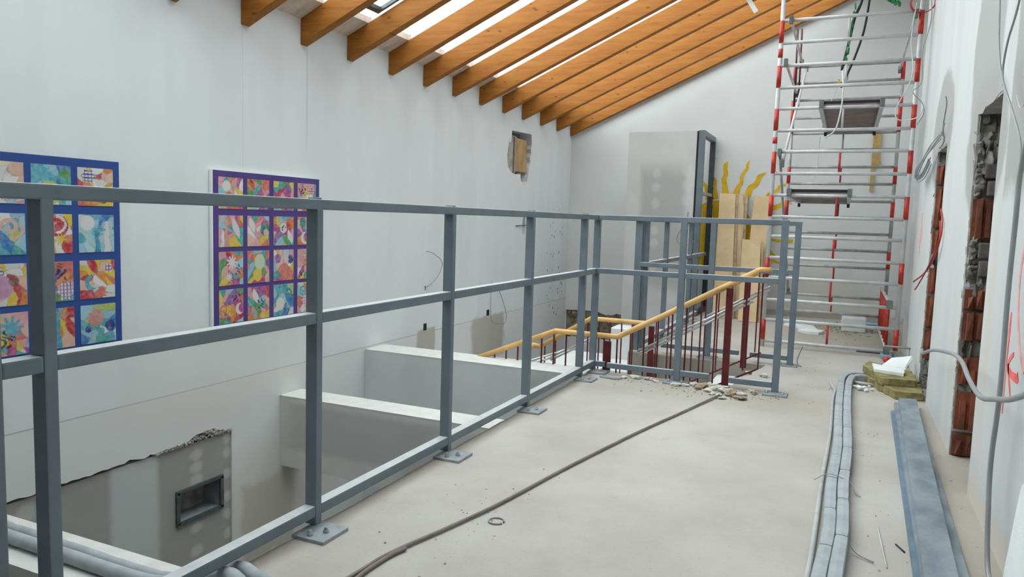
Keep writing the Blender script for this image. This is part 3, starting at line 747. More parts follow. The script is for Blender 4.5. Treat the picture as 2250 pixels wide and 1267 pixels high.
def picture_cols(n, seed, pal, motifs):
    g = np.random.RandomState(seed); u, v = np.meshgrid(np.linspace(0, 1, n), np.linspace(0, 1, n))
    P_ = np.array(PAL[pal]); k = 20; pts = g.rand(k, 2); idx = g.permutation(np.arange(k) % len(P_))
    uu = u+.05*np.sin(9*v+seed); vv = v+.05*np.sin(8*u+2*seed)
    d_ = ((uu[..., None]-pts[:, 0])**2+(vv[..., None]-pts[:, 1])**2)**.5
    d_ += .02*g.rand(k)
    o = np.argsort(d_, axis=2); c = P_[idx[o[..., 0]]].copy()
    shade = .9+.2*g.rand(k); c *= shade[o[..., 0]][..., None]
    gap = np.take_along_axis(d_, o[..., 1:2], 2)[..., 0]-np.take_along_axis(d_, o[..., :1], 2)[..., 0]
    c[gap < .012] *= .75
    for mo in motifs:
        t_, mx, my, r_, colr = mo; du, dv = u-mx, v-my; rr = (du**2+dv**2)**.5; th = np.arctan2(dv, du)
        if t_ == 'star': mk = rr < r_*(.72+.28*np.cos(9*th))
        elif t_ == 'burst': mk = rr < r_*(.75+.25*(((th*7/PI) % 1)))
        elif t_ == 'moon': mk = (rr < r_) & (((du-r_*.45)**2+(dv-.1*r_)**2)**.5 > r_*.8)
        elif t_ == 'disc': mk = rr < r_
        elif t_ == 'spiral': mk = (rr < r_) & (np.sin(th-rr/r_*11) > -.1)
        elif t_ == 'tree': mk = ((np.abs(du-.02*np.sin(12*v)) < .05+.03*np.abs(dv)/.4) & (v < my+.02)) | ((dv > -.03) & (dv < r_) & (np.abs(du) < r_*(.55+.45*np.sin(24*th))) & (np.abs(du) < r_))
        elif t_ == 'leaf': mk = (np.abs(du+.4*dv) < .13*np.cos(np.clip(dv/r_, -1, 1)*PI/2)) & (np.abs(dv) < r_)
        elif t_ == 'scrib': mk = (rr < r_*(.7+.3*np.sin(5*th))) & (np.sin(38*(du+.5*dv)+5*np.sin(14*v)) > .1)
        elif t_ == 'hatch': mk = (rr < r_*(.85+.15*np.cos(6*th))); c[mk] = np.array(WHT); mk = mk & ((np.sin(70*u) > .6) | (np.sin(70*v) > .6))
        c[mk] = np.array(colr)
    return np.clip(c, 0, 1)
def picture(board, x, y0, y1, z0, z1, seed, pal, motifs, tilt=0):
    n = 56; c = picture_cols(n, seed, pal, motifs)
    vs = []; fs = []; cols = []
    rt = random.Random(seed); sk = rt.uniform(-.012, .012)*(y1-y0)*4
    for j in range(n):
        for i in range(n):
            a = i/(n-1); b = j/(n-1)
            vs.append((x+.003, y0+(y1-y0)*a+sk*.12*(b-.5), z0+(z1-z0)*b+sk*.12*(a-.5))); cols.append(c[j, i])
    for j in range(n-1):
        for i in range(n-1): fs.append((j*n+i, j*n+i+1, (j+1)*n+i+1, (j+1)*n+i))
    rim = [i for i in range(n)]+[(j+1)*n-1 for j in range(1, n)]+[n*n-1-i for i in range(1, n)]+[(n-1-j)*n for j in range(1, n-1)]
    o = len(vs)
    for q in rim: vs.append((x, vs[q][1], vs[q][2])); cols.append(np.array((.7, .7, .68)))
    for q in range(len(rim)): fs.append((rim[q], o+q, o+(q+1) % len(rim), rim[(q+1) % len(rim)]))
    ob = build('picture', MB().add(vs, fs), 'picture', board)
    at = ob.data.color_attributes.new('Col', 'FLOAT_COLOR', 'POINT')
    at.data.foreach_set('color', np.hstack([np.array(cols), np.ones((len(cols), 1))]).ravel().astype(np.float32))
    return ob
bb = thing('display_board', 'blue display board of children\'s watercolours on the left wall', 'board', (-1.99, 2.35, .389))
build('backing_board', MB().bev(-1.998, -1.985, 1.845, 2.861, .389, 1.396, .002), 'board_blue', bb)
bp = thing('display_board', 'purple display board of children\'s watercolours with a white edge on the left wall', 'board', (-1.99, 4.03, .391))
build('backing_board', MB().bev(-1.997, -1.974, 3.505, 4.553, .389, 1.406, .002), 'white_sheet', bp)['label'] = 'white edge of the display board'
build('purple_sheet', MB().box(-1.974, -1.972, 3.515, 4.551, .392, 1.403), 'board_purple', bp)
zb = [(1.152, 1.352), (.904, 1.105), (.655, .861), (.411, .62)]
cb_ = [(1.885, 2.092), (2.128, 2.337), (2.372, 2.579), (2.615, 2.820)]
BS = {(0, 1): ('pale', [('hatch', .8, .35, .2, PUR), ('disc', .1, .85, .2, YEL)], 'pale picture with scribbled texture'),
      (0, 2): ('cool', [('star', .25, .75, .28, CY), ('disc', .85, .8, .13, GRN), ('disc', .45, .3, .3, LIM)], 'blue and green picture with leaves'),
      (0, 3): ('warm', [('hatch', .3, .78, .2, NAV), ('disc', .4, .18, .22, ORA), ('disc', .7, .2, .14, BRN)], 'orange and red picture with a mushroom'),
      (1, 1): ('cool', [('spiral', .65, .65, .32, PEACH), ('leaf', .55, .3, .3, BLU)], 'blue picture with a peach spiral'),
      (1, 2): ('warm', [('spiral', .62, .7, .28, RED), ('star', .7, .35, .16, YEL), ('leaf', .85, .12, .2, RED)], 'white picture with a red flower'),
      (1, 3): ('ice', [('disc', .24, .78, .2, (.78, .80, .78)), ('tree', .52, .48, .16, (.02, .30, .50)), ('tree', .80, .66, .16, (.80, .76, .74))], 'pale blue picture with two palm trees and a moon'),
      (2, 1): ('warm', [('hatch', .3, .78, .2, NAV), ('disc', .4, .45, .28, (.62, .30, .50)), ('disc', .7, .58, .12, BRN), ('spiral', .2, .15, .15, ORA)], 'warm picture with a mauve bird'),
      (2, 2): ('mix', [('scrib', .65, .7, .28, BLK), ('hatch', .8, .25, .26, PUR)], 'multicoloured picture with black scribbles'),
      (2, 3): ('warm', [('moon', .33, .42, .2, (.08, .42, .52)), ('star', .6, .14, .18, CORAL), ('hatch', .82, .78, .13, PUR), ('leaf', .35, .9, .3, RED)], 'red and yellow picture with a blue moon'),
      (3, 1): ('pink', [('star', .6, .65, .3, CY), ('scrib', .45, .35, .26, BLK)], 'pink picture with a turquoise star'),
      (3, 2): ('warm', [('tree', .55, .8, .2, (.05, .36, .52)), ('leaf', .9, .5, .3, RED)], 'warm picture with a blue tree'),
      (3, 3): ('cool', [('burst', .42, .66, .26, (.62, .30, .26)), ('disc', .84, .42, .15, NAV), ('disc', .2, .38, .09, NAV), ('disc', .58, .3, .09, CY)], 'blue and green picture with a brown thistle')}
for ri in range(4):
    for ci in range(4):
        sp_ = BS.get((ri, ci), ('mix', [('star', .5, .5, .25, YEL)], None))
        o = picture(bb, -1.985, cb_[ci][0], cb_[ci][1], zb[ri][0], zb[ri][1], 11+ri*7+ci*3, sp_[0], sp_[1])
        if sp_[2]: o['label'] = sp_[2]
zp = [(1.160, 1.363), (.912, 1.117), (.660, .881), (.408, .633)]
cp = [(3.557, 3.767), (3.808, 4.013), (4.058, 4.263), (4.307, 4.509)]
PS = {(0, 0): ('pink', [('burst', .32, .72, .2, WHT)], 'pink picture with a white burst'), (0, 1): ('mix', [('disc', .8, .75, .12, CORAL)], 'mosaic picture in yellow and pink'),
      (0, 2): ('mix', [('disc', .5, .2, .2, RED)], 'mosaic picture in red and green'), (0, 3): ('pink', [('scrib', .25, .75, .22, BLK), ('hatch', .75, .75, .2, MAG)], 'pink picture with a black coil'),
      (1, 0): ('pink', [('leaf', .7, .6, .35, (.75, .72, .78)), ('tree', .3, .75, .2, (.70, .36, .26))], 'pink picture with a pale spindle'),
      (1, 1): ('pink', [('leaf', .2, .7, .25, WHT), ('disc', .8, .55, .22, (.03, .25, .22)), ('disc', .85, .45, .12, PEACH)], 'picture with a dark teal moon tree'),
      (1, 2): ('mix', [('disc', .48, .6, .17, WHT), ('scrib', .48, .6, .15, BLK), ('leaf', .82, .3, .26, WHT)], 'mosaic picture with a black leaf on white'),
      (1, 3): ('mix', [('burst', .28, .8, .2, (.04, .28, .30)), ('moon', .4, .25, .22, WHT)], 'picture with a teal sun and white crescent'),
      (2, 0): ('mix', [('star', .52, .68, .22, WHT), ('scrib', .8, .45, .18, BLK), ('star', .42, .25, .14, WHT)], 'picture with a white lily'),
      (2, 1): ('mix', [('disc', .55, .65, .24, (.6, .74, .5)), ('disc', .45, .25, .2, YEL)], 'picture with soft yellow and green patches'),
      (2, 2): ('pink', [('disc', .2, .72, .15, PUR), ('disc', .85, .68, .14, NAV), ('leaf', .6, .75, .25, (.7, .62, .6)), ('disc', .6, .2, .2, CORAL)], 'picture with dark blue patches'),
      (2, 3): ('pink', [('spiral', .35, .75, .26, (.60, .35, .28)), ('scrib', .25, .2, .2, BLK)], 'pink picture with a brown curl'),
      (3, 0): ('mix', [('scrib', .7, .75, .2, BLK), ('spiral', .2, .4, .22, ORA), ('moon', .85, .4, .17, WHT)], 'mosaic picture with a small white bird'),
      (3, 1): ('mix', [('leaf', .35, .72, .24, WHT), ('scrib', .6, .5, .22, BLK), ('leaf', .3, .2, .25, (.45, .40, .36))], 'checked picture with a white hand'),
      (3, 2): ('cool', [('burst', .32, .38, .24, (.80, .80, .70)), ('spiral', .78, .68, .24, (.02, .26, .36))], 'teal picture with a cream sun and spiral'),
      (3, 3): ('pink', [('spiral', .3, .75, .2, TEAL), ('hatch', .45, .4, .22, MAG)], 'pastel picture with a teal spiral')}
for (ri, ci), sp_ in PS.items():
    o = picture(bp, -1.972, cp[ci][0], cp[ci][1], zp[ri][0], zp[ri][1], 101+ri*5+ci*3, sp_[0], sp_[1]); o['label'] = sp_[2]

# ================================================================== STAIR
st = thing('staircase', 'pale staircase dropping away to the left inside the floor opening', 'stairs', (.6, 5.95, -.57))
for i in range(4):
    x1 = 1.04-i*.235; z = -.115-.115*i
    build('step', MB().box(x1-.26, x1, 5.50, 6.40, z-.12, z), 'white_paint', st)
build('landing', MB().box(-.36, .15, 5.50, 6.40, -.70, -.57), 'white_paint', st)
for i in range(4):
    x1 = -.36-i*.2; z = -.685-.115*i
    build('step', MB().box(x1-.22, x1, 5.50, 6.40, z-.12, z), 'white_paint', st)
def banister(y, label, left, top_end, posts, xb0, sil_end, near):
    t = thing('banister', label, 'banister', (.5, y, -.3))
    def hz(x):
        if x > .15: return min(.272+.57*(x-.15), top_end[1])
        if x > -.36: return .272
        return .272+.42*(x+.36) if near else .272+.62*(x+.36)
    hp = [(left, y, hz(left)), (-.36, y, .272), (.15, y, .272), (top_end[0], y, hz(top_end[0]))]
    if not near: hp += [(top_end[0]+.085, y, hz(top_end[0])-.002)]
    h = build('handrail', MB().tube(hp, .0215, 14), 'wood_rail', t); h['label'] = 'rounded honey coloured wooden handrail'
    if not near:
        build('handrail_end', MB().tube([(left+.01, y, hz(left)), (left-.06, y-.03, hz(left)+.01), (left-.07, y-.07, hz(left)-.01)], [.0215, .024, .018], 12), 'wood_rail', t)
    x = xb0; pos = []
    while x < top_end[0]+.04:
        if all(abs(x-p) > .035 for p in posts):
            hzx = hz(min(x, top_end[0]))
            build('baluster', MB().bar((x, y, hzx-.70 if x < 1.0 else hzx-.69), (x, y, hzx-.015), .0105, .0105), 'dark_red', t)
        x += .104
    for p, zb_, zt_ in [(p, hz(p)-.80 if near else hz(p)-.78, hz(p)-(.035 if near else .05)) for p in posts]:
        q = build('newel_post', MB().bev(p-.024, p+.024, y-.045 if near else y-.02, y-.02 if near else y+.01, zb_, zt_, .003), 'dark_red', t)
        q['label'] = 'flat dark red post'
    build('bottom_bar', MB().bar((.15, y, .272-.70), (top_end[0]+.04, y, hz(top_end[0])-.69), .012, .012).bar((.15, y, -.43), (-.36, y, -.43), .012, .012).bar((-.36, y, -.43), (left, y, hz(left)-.70), .012, .012), 'dark_red', t)
    for dx, dz in ((0, 0), (0, -.028)):
        build('steel_guard_rail', MB().tube([(left+.1, y+.03, hz(left+.1)-.16+dz), (-.36, y+.03, .09+dz)], .0085, 10), 'silver', t)
        build('steel_guard_rail', MB().tube([(.30+dx, y+.03, .272+.57*.15-.19+dz), (sil_end, y+.03, .272+.57*(sil_end-.15)-.185+dz)], .009, 10), 'silver', t)
    return t
banister(5.47, 'near banister of the stair with dark red balusters and a wooden handrail', -1.15, (1.15, .83), (.97, .085), -1.1, 1.13, True)
banister(6.37, 'far banister of the stair, its handrail ending in a short level piece', -.85, (1.08, .80), (.985, .20, ), -.80, 1.16, False)

# ================================================================== SCAFFOLD TOWER
sc = thing('scaffold_tower', 'tall red and white aluminium scaffold tower at the right of the far wall', 'scaffold', (1.6, 8.3, 0))
ZR = [.057, .263, .456, .67, .86, 1.062, 1.248, 1.449, 1.652, 1.855, 2.05, 2.252, 2.445, 2.646, 2.852, 3.055]
def zup(i): return 3.055+.2*(i-15)
ZR += [zup(16), zup(17), zup(18)]
ZB = [.179, .373, .55, .716, .908, 1.099, 1.28, 1.463, 1.658, 1.847, 2.04, 2.228, 2.404, 2.606, 2.797, 2.982]
REDB = [(ZB[-1-i], ZB[-1-j]) for i, j in ((1, 0), (4, 2), (7, 6), (9, 8), (12, 11), (15, 14))]
RED_ = [(.07, .263), (.67, .86), (1.248, 1.449), (1.652, 1.855), (2.05, 2.252), (2.445, 2.646), (2.852, 3.055)]
REDPATCH = [(1.93, 1.99), (2.72, 2.80)]
FYs, BYs = 7.45, 9.25
def stile(x, y, front):
    s_ = build('stile', MB().tube([(x, y, .0), (x, y, 3.62 if front else ZB[-1]+.03)], .020, 12), 'alu' if front else 'alu_grey', sc)
    for a, b in (RED_+(REDPATCH if x < 1.5 else []) if front else REDB):
        build('red_band', MB().tube([(x, y, a), (x, y, b)], .0215, 12), 'red', s_)
for y, a, b in ((FYs, 1.03, 2.172), (BYs, 1.045, 2.15)):
    stile(a, y, y < 8); stile(b, y, y < 8)
    zz = ZR if y < 8 else ZB
    for i, z in enumerate(zz):
        build('rung', MB().tube([(a+.015, y, z), (b-.015, y, z)], .016, 10), 'alu' if y < 8 else 'alu_grey', sc)
        if i % 2 == 0 and i+1 < len(zz):
            xm = (a+b)/2
            build('centre_tube', MB().tube([(xm, y, z+.014), (xm, y, zz[i+1]-.014)], .010, 8), 'red' if i < 9 else 'alu', sc)
BR = [((1.107, FYs, 3.06), (1.11, BYs, 3.03)), ((1.083, FYs, 2.672), (1.074, BYs, 2.68)), ((1.108, FYs, 1.746), (1.163, BYs, 2.966)),
      ((1.078, FYs, 1.848), (1.12, BYs, .41)), ((2.127, FYs, 3.03), (2.115, BYs, 2.90)), ((1.08, FYs+.02, 3.24), (1.08, FYs, 3.6))]
for i, (a, b) in enumerate(BR[:5]):
    build('brace', MB().tube([a, b], .0135, 10), 'alu' if i != 3 else 'alu_grey', sc)
for i, (a, b) in enumerate(BR[:5]):
    for p in (a, b): build('brace_clamp', MB().bev(p[0]-.017, p[0]+.017, p[1]-.03, p[1]+.03, p[2]-.035, p[2]+.035, .004), 'clamp', sc)
for x in (1.055, 1.10):
    build('brace', MB().tube([(x, BYs-.04, 2.5), (x-.01, BYs-.04, 3.4)], .010, 8), 'dark_red', sc)['label'] = 'thin red upright tube'
def platform(x0, x1, z, x0b, x1b):
    p = build('platform_deck', MB().hexa([(x0+.03, FYs, z), (x1-.03, FYs, z), (x1b-.03, BYs, z), (x0b+.03, BYs, z), (x0+.03, FYs, z+.02), (x1-.03, FYs, z+.02), (x1b-.03, BYs, z+.02), (x0b+.03, BYs, z+.02)]), 'ply_dark', sc)
    for a, b in ((x0, x0b), (x1-.035, x1b-.035)):
        build('deck_side_rail', MB().hexa([(a, FYs-.03, z-.03), (a+.035, FYs-.03, z-.03), (b+.035, BYs+.03, z-.03), (b, BYs+.03, z-.03), (a, FYs-.03, z+.045), (a+.035, FYs-.03, z+.045), (b+.035, BYs+.03, z+.045), (b, BYs+.03, z+.045)]), 'alu', p)
        build('deck_hook', MB().bev(a, a+.04, FYs-.045, FYs+.03, z-.02, z+.055, .005), 'clamp', p)
        build('deck_hook', MB().bev(b+.0, b+.03, BYs-.05, BYs-.02, z-.07, z-.03, .003), 'black', p)
    build('deck_end_rail', MB().box(x0, x1, FYs+.02, FYs+.045, z+.02, z+.05), 'black', p)
    build('deck_end_rail', MB().box(x0b, x1b, BYs-.05, BYs-.02, z-.03, z+.01), 'alu_grey', p)
platform(1.395, 1.93, 2.262, 1.395, 1.93)
platform(1.165, 1.72, 1.459, 1.165, 1.72)
g = build('side_guard_frame', MB().tube([(2.10, FYs+.03, .50), (2.10, BYs-.02, .50)], .016, 10).tube([(2.10, FYs+.03, .075), (2.10, BYs-.02, .075)], .016, 10), 'alu', sc)
for i in range(7):
    y = FYs+.1+i*.27
    build('guard_bar', MB().tube([(2.10, y, .075), (2.10, y, .50)], .011, 8), 'red', g)
build('guard_clamp', MB().bev(2.075, 2.125, FYs-.03, FYs+.05, .45, .52, .004), 'green_clamp' if False else 'clamp', g)
build('guard_clamp', MB().bev(2.075, 2.125, FYs-.03, FYs+.05, .03, .09, .004), 'clamp', g)
solo('wood_offcut', MB().bev(1.55, 1.65, 7.62, 7.70, 1.481, 1.515, .004), 'cork', 'small beige wooden offcut on the lower scaffold platform', 'offcut')
solo('adhesive_tape', MB().poly([(1.93, 2.36), (2.015, 2.355), (2.01, 2.0), (2.03, 1.96), (2.0, 1.92), (1.97, 1.94), (1.965, 1.62), (1.925, 1.62), (1.925, 2.0)], [], 'y', 10.17, 10.19), 'tape', 'strip of orange tape peeling down the far wall behind the scaffold', 'tape')
# cables hanging round the tower
solo('hanging_cable', MB().tube(smooth([(1.70, 8.2, 3.62), (1.69, 8.2, 3.39), (1.635, 8.2, 3.22), (1.60, 8.2, 3.0), (1.55, 8.2, 2.72)], 6), [.012]*8+[.014]*16+[.010], 8), 'black', 'thick black cable hanging behind the scaffold, left of two', 'cable', 'black cables by the scaffold')
solo('hanging_cable', MB().tube(smooth([(1.76, 8.25, 3.62), (1.755, 8.25, 3.38), (1.725, 8.25, 3.1), (1.66, 8.25, 2.85), (1.60, 8.25, 2.68), (1.56, 8.25, 2.56)], 6), .011, 8), 'black', 'thick black cable hanging behind the scaffold, right of two with a bare end', 'cable', 'black cables by the scaffold')
mb = MB()
for i in range(7): mb.rock((1.585+.008*i, 8.19, 2.82+.085*i), (.020, .012, .05), i, .4)
solo('torn_net', mb, 'green', 'torn strip of green netting wrapped round the left black cable', 'netting')
mb = MB()
for i in range(9): mb.rock((1.80+.028*i, 8.2, 3.46-.018*i), (.035, .02, .03), i+20, .4)
solo('torn_net', mb, 'green', 'scrap of green netting at the top edge above the scaffold', 'netting')
solo('thin_wire', MB().tube(smooth([(1.56, 8.1, 2.70), (1.585, 7.6, 2.45), (1.585, 7.40, 2.25), (1.55, 7.38, 2.05), (1.47, 7.40, 1.97)], 8), .007, 6), 'cable_white', 'white cable hanging over the upper scaffold platform', 'cable')
solo('thin_wire', MB().tube(smooth([(1.54, 8.12, 2.58), (1.46, 8.1, 2.35), (1.40, 8.1, 2.10), (1.39, 8.1, 1.75), (1.37, 8.1, 1.66), (1.34, 8.1, 1.64)], 8), .004, 6), 'cable_white', 'very thin white wire hanging left of the upper scaffold platform', 'wire')
solo('wire_connector', MB().bev(1.525, 1.545, 8.10, 8.12, 2.56, 2.62, .003), 'gold_plate', 'small yellow connector where the black and white cables meet', 'connector')
mb = MB()
for k in range(3):
    pts = [(2.165+.095*math.cos(a)+.004*k, 7.38-.01*k, 3.10+.085*math.sin(a)) for a in [2*PI*i/28 for i in range(29)]]
    mb.tube(pts, .004, 6, caps=False)
solo('cable_coil', mb, 'cable_red', 'red cable coil hung on the right scaffold upright', 'cable')
solo('thin_wire', MB().tube(smooth([(2.20, 7.3, 3.3), (2.235, 7.3, 2.95), (2.19, 7.3, 2.68), (2.20, 7.3, 2.42), (2.14, 7.3, 2.34), (2.22, 7.3, 2.24), (2.235, 7.3, 2.15), (2.19, 7.3, 2.06)], 8), .004, 6), 'cable_grey', 'thin grey wire wandering down beside the right scaffold upright', 'wire')
solo('thin_wire', MB().tube(smooth([(2.12, 7.36, 3.1), (2.10, 7.36, 2.8), (2.13, 7.36, 2.5), (2.06, 7.36, 2.30), (2.02, 7.36, 2.2), (2.04, 7.36, 2.12), (2.12, 7.36, 2.11), (2.2, 7.3, 2.13), (2.23, 7.3, 2.2)], 8), .005, 6), 'cable_white', 'white cable looping in front of the right scaffold upright', 'cable')
solo('ceiling_batten_lamp', MB().bar((.55, 8.0, 3.58), (.725, 8.0, 3.30), .045, .03, (0, 1, 0)), 'white_sheet', 'white batten end hanging beneath the rafters at the top edge', 'batten')

# ================================================================== BOARDS LEANING ON THE FAR WALL
def lean(x0b, x1b, yb, zt, x0t, x1t, yt, th, label, mat='cork', torn=False, seed=0):
    r = random.Random(seed); n = 9; vs = []; 
    for s_ in (0, 1):
        for j in range(n):
            t_ = j/(n-1); a = x0b+(x0t-x0b)*t_; b = x1b+(x1t-x1b)*t_
            if torn: b += r.uniform(-.02, .02)
            y = yb+(yt-yb)*t_+s_*th; z = zt*t_+(0.004)
            if j == n-1: vs += [(a, y, z+r.uniform(-.01, .01)), (b, y, z+r.uniform(-.012, .004))]
            else: vs += [(a, y, z), (b, y, z)]
    fs = []
    for j in range(n-1):
        a = 2*j; o = 2*n
        fs += [(a, a+1, a+3, a+2), (a+o, a+2+o, a+3+o, a+1+o), (a, a+2, a+2+o, a+o), (a+1, a+1+o, a+3+o, a+3)]
    fs += [(0, 2*n, 2*n+1, 1), (2*n-2, 2*n-1, 4*n-1, 4*n-2)]
    return solo('insulation_board', MB().add(vs, fs), mat, label, 'board', 'beige boards leaning at the far wall')
lean(.25, .47, 9.35, 1.56, .14, .345, 10.12, .02, 'tall beige board leaning on the far wall, leftmost of the stack')
lean(.46, .50, 9.42, 1.56, .35, .37, 10.14, .02, 'narrow beige board edge right of the leftmost tall board', 'cork_edge')
lean(.44, .56, 9.50, 1.555, .365, .435, 10.15, .02, 'tall beige board with a torn brown right edge behind the leftmost', 'cork', True, 3)
lean(.50, .55, 9.60, 1.55, .41, .495, 10.17, .018, 'darker brown board at the right of the tall stack', 'cork_edge', False, 5)
lean(.58, .80, 9.50, 1.535, .575, .77, 10.15, .02, 'wide tall beige board leaning alone behind the short board')
lean(.81, .83, 9.52, 1.53, .775, .80, 10.15, .02, 'slim beige board edge behind the wide tall board', 'cork_edge')
lean(.575, .80, 9.22, .97, .50, .725, 9.80, .022, 'short pale beige board standing in front of the tall boards')
lean(.81, .83, 9.27, .95, .735, .755, 9.82, .022, 'second short beige board mostly hidden behind the front short one', 'cork_edge')

# ================================================================== THINGS ON THE FLOOR
solo('floor_cable', MB().tube(smooth([(.30, 1.5, .01), (.34, 1.85, .01), (.36, 2.05, .01), (.43, 2.32, .01), (.5, 2.63, .01), (.59, 3.18, .01), (.73, 3.9, .01), (.86, 4.47, .01), (.985, 5.02, .012), (1.0, 5.09, .01)], 8), .0068, 8), 'cable_brown', 'brown cable running diagonally across the floor', 'cable')
solo('floor_cable', MB().tube(smooth([(.46, 1.5, .01), (.37, 1.80, .01), (.365, 2.0, .0095), (.385, 2.10, .0095)], 6), .007, 8), 'cable_brown', 'second brown cable joining the long one near the bottom edge', 'cable')
def section_path(pts, seg=.34):
    pts = smooth([(a, b, 0) for a, b in pts], 14); out = [[pts[0]]]; acc = 0
    for i in range(1, len(pts)):
        acc += (pts[i]-pts[i-1]).length; out[-1].append(pts[i])
        if acc > seg and i < len(pts)-1: out.append([pts[i]]); acc = 0
    return out
def foam(label, pts, w_, h_, seg, z=0.002):
    t = thing('insulated_pipe', label, 'pipe', (pts[3][0], pts[3][1], 0), 'insulated pipe pair on the floor')
    for s_ in section_path(pts, seg):
        n = len(s_); vs = []
        for i, p in enumerate(s_):
            d_ = (s_[min(i+1, n-1)]-s_[max(i-1, 0)]).normalized(); q = Vector((d_.y, -d_.x, 0)); k = 1 if 0 < i < n-1 else .91
            prof = [(-.48, 0), (.48, 0), (.5, .8), (.44, .95), (.0, 1), (-.44, .95), (-.5, .8)]
            for a, b in prof: vs.append(p+(d_*.003 if i == 0 else (-d_*.003 if i == n-1 else Vector((0, 0, 0))))+q*a*w_*k+Vector((0, 0, z+b*h_*k)))
        m_ = 7; fs = [(i*m_+j, i*m_+(j+1) % m_, (i+1)*m_+(j+1) % m_, (i+1)*m_+j) for i in range(n-1) for j in range(m_)]
        fs += [tuple(range(m_))[::-1], tuple((n-1)*m_+j for j in range(m_))]
        build('foam_sleeve', MB().add(vs, fs), 'foam_grey', t)
PLl = [(1.665, 1.6), (1.68, 2.1), (1.69, 2.48), (1.712, 2.91), (1.712, 3.45), (1.73, 4.05), (1.728, 4.89), (1.735, 5.62), (1.75, 6.05), (1.83, 6.24), (2.04, 6.27)]
PLr = [(1.715, 1.6), (1.727, 2.1), (1.738, 2.5), (1.758, 2.93), (1.760, 3.47), (1.777, 4.07), (1.776, 4.91), (1.783, 5.60), (1.80, 5.98), (1.85, 6.15), (2.04, 6.19)]
foam('left one of two grey foam wrapped pipes along the floor', PLl, .046, .05, .36)
foam('right one of two grey foam wrapped pipes along the floor', PLr, .046, .05, .40)
solo('plastic_pipe', MB().tube(smooth([(1.61, 1.6, .014), (1.63, 2.1, .014), (1.655, 2.52, .014), (1.665, 3.0, .014), (1.672, 3.58, .014), (1.69, 4.41, .014), (1.69, 5.3, .014), (1.70, 5.62, .014), (1.675, 5.75, .03), (1.665, 5.80, .045)], 8), .0105, 10), 'pipe_white', 'thin cream pipe lying left of the foam wrapped pipes', 'pipe')
solo('cable_tie', MB().tube(smooth([(1.64, 3.50, .03), (1.69, 3.53, .056), (1.74, 3.52, .056), (1.79, 3.5, .04), (1.81, 3.46, .01), (1.83, 3.44, .008)], 6), .0022, 6), 'cable_grey', 'grey tie wire crossing the foam wrapped pipes', 'wire')
solo('cable_tie', MB().tube(smooth([(1.785, 2.82, .03), (1.81, 2.80, .012), (1.86, 2.77, .006)], 4), .003, 6), 'cable_grey', 'short dark wire beside the foam wrapped pipes', 'wire')
# galvanised profiles
def profile(c, z, label, h=.018, mt='galvplank'):
    (xa, ya), (xb, yb), (xc, yc), (xd, yd) = c      # near-left, near-right, far-right, far-left
    o = MB().hexa([(xa, ya, z), (xb, yb, z), (xc, yc, z), (xd, yd, z), (xa+.003, ya, z+h), (xb-.003, yb, z+h), (xc-.003, yc-.003, z+h), (xd+.003, yd-.003, z+h)])
    return solo('metal_profile', o, mt, label, 'profile', 'galvanised profiles by the right wall', (2.06, 4, z))
profile([(1.955, 1.7), (2.03, 1.7), (2.10, 5.16), (2.03, 5.18)], .001, 'blue-grey galvanised profile at the bottom left of the stack', .018, 'galvblue')
profile([(2.04, 1.7), (2.125, 1.7), (2.20, 5.28), (2.12, 5.30)], .001, 'galvanised profile at the bottom right of the stack by the wall')
profile([(1.968, 1.7), (2.07, 1.7), (2.175, 5.36), (2.055, 5.34)], .020, 'galvanised profile in the middle of the stack', .018)
profile([(1.965, 1.7), (2.068, 1.7), (2.192, 5.42), (2.083, 5.40)], .039, 'wide mottled galvanised profile on top of the stack', .021)
# mineral wool, polystyrene
def slabp(pts, z0, z1, seed, dz=None, amp=.012):
    r = random.Random(seed); out = []
    for i in range(len(pts)):
        a = Vector(pts[i]); b = Vector(pts[(i+1) % len(pts)]); k = max(2, int((b-a).length/.05))
        out += [tuple(a+(b-a)*(j/k)+Vector((r.uniform(-amp, amp), r.uniform(-amp, amp)))*(1 if j else .3)) for j in range(k)]
    m_ = MB().poly(out, [], 'z', z0, z1)
    if dz:
        for v in m_.v: v.z += dz(v)
    return m_
solo('mineral_wool_slab', slabp([(2.08, 5.62), (2.25, 5.66), (2.25, 6.2), (1.95, 6.32), (1.90, 6.1)], .004, .055, 1), 'wool', 'olive mineral wool slab lying on the floor by the doorway', 'insulation', 'mineral wool slabs')
solo('mineral_wool_slab', slabp([(2.0, 5.80), (2.215, 5.84), (2.22, 6.22), (1.93, 6.5), (1.885, 6.28)], .057, .105, 2), 'wool', 'olive mineral wool slab on top of the other, under white foam', 'insulation', 'mineral wool slabs')
solo('foam_board', slabp([(1.955, 6.02), (2.145, 5.95), (2.155, 6.12), (1.95, 6.28)], .107, .128, 3, None, .004), 'foam_white', 'white polystyrene piece lying on the mineral wool', 'foam board')
solo('foam_board', MB().hexa([(2.014, 6.24, .112), (2.174, 6.24, .106), (2.228, 6.42, .166), (2.085, 6.42, .138), (2.018, 6.26, .126), (2.172, 6.26, .124), (2.226, 6.45, .186), (2.09, 6.45, .158)]), 'foam_white', 'white polystyrene piece propped up against the wall behind the mineral wool', 'foam board')
solo('foam_board', slabp([(1.93, 6.05), (2.08, 5.70), (2.10, 5.72), (1.96, 6.12)], .001, .004, 7, None, .004), 'foam_white', 'white paper edge under the mineral wool slabs', 'sheet')
mb = MB()
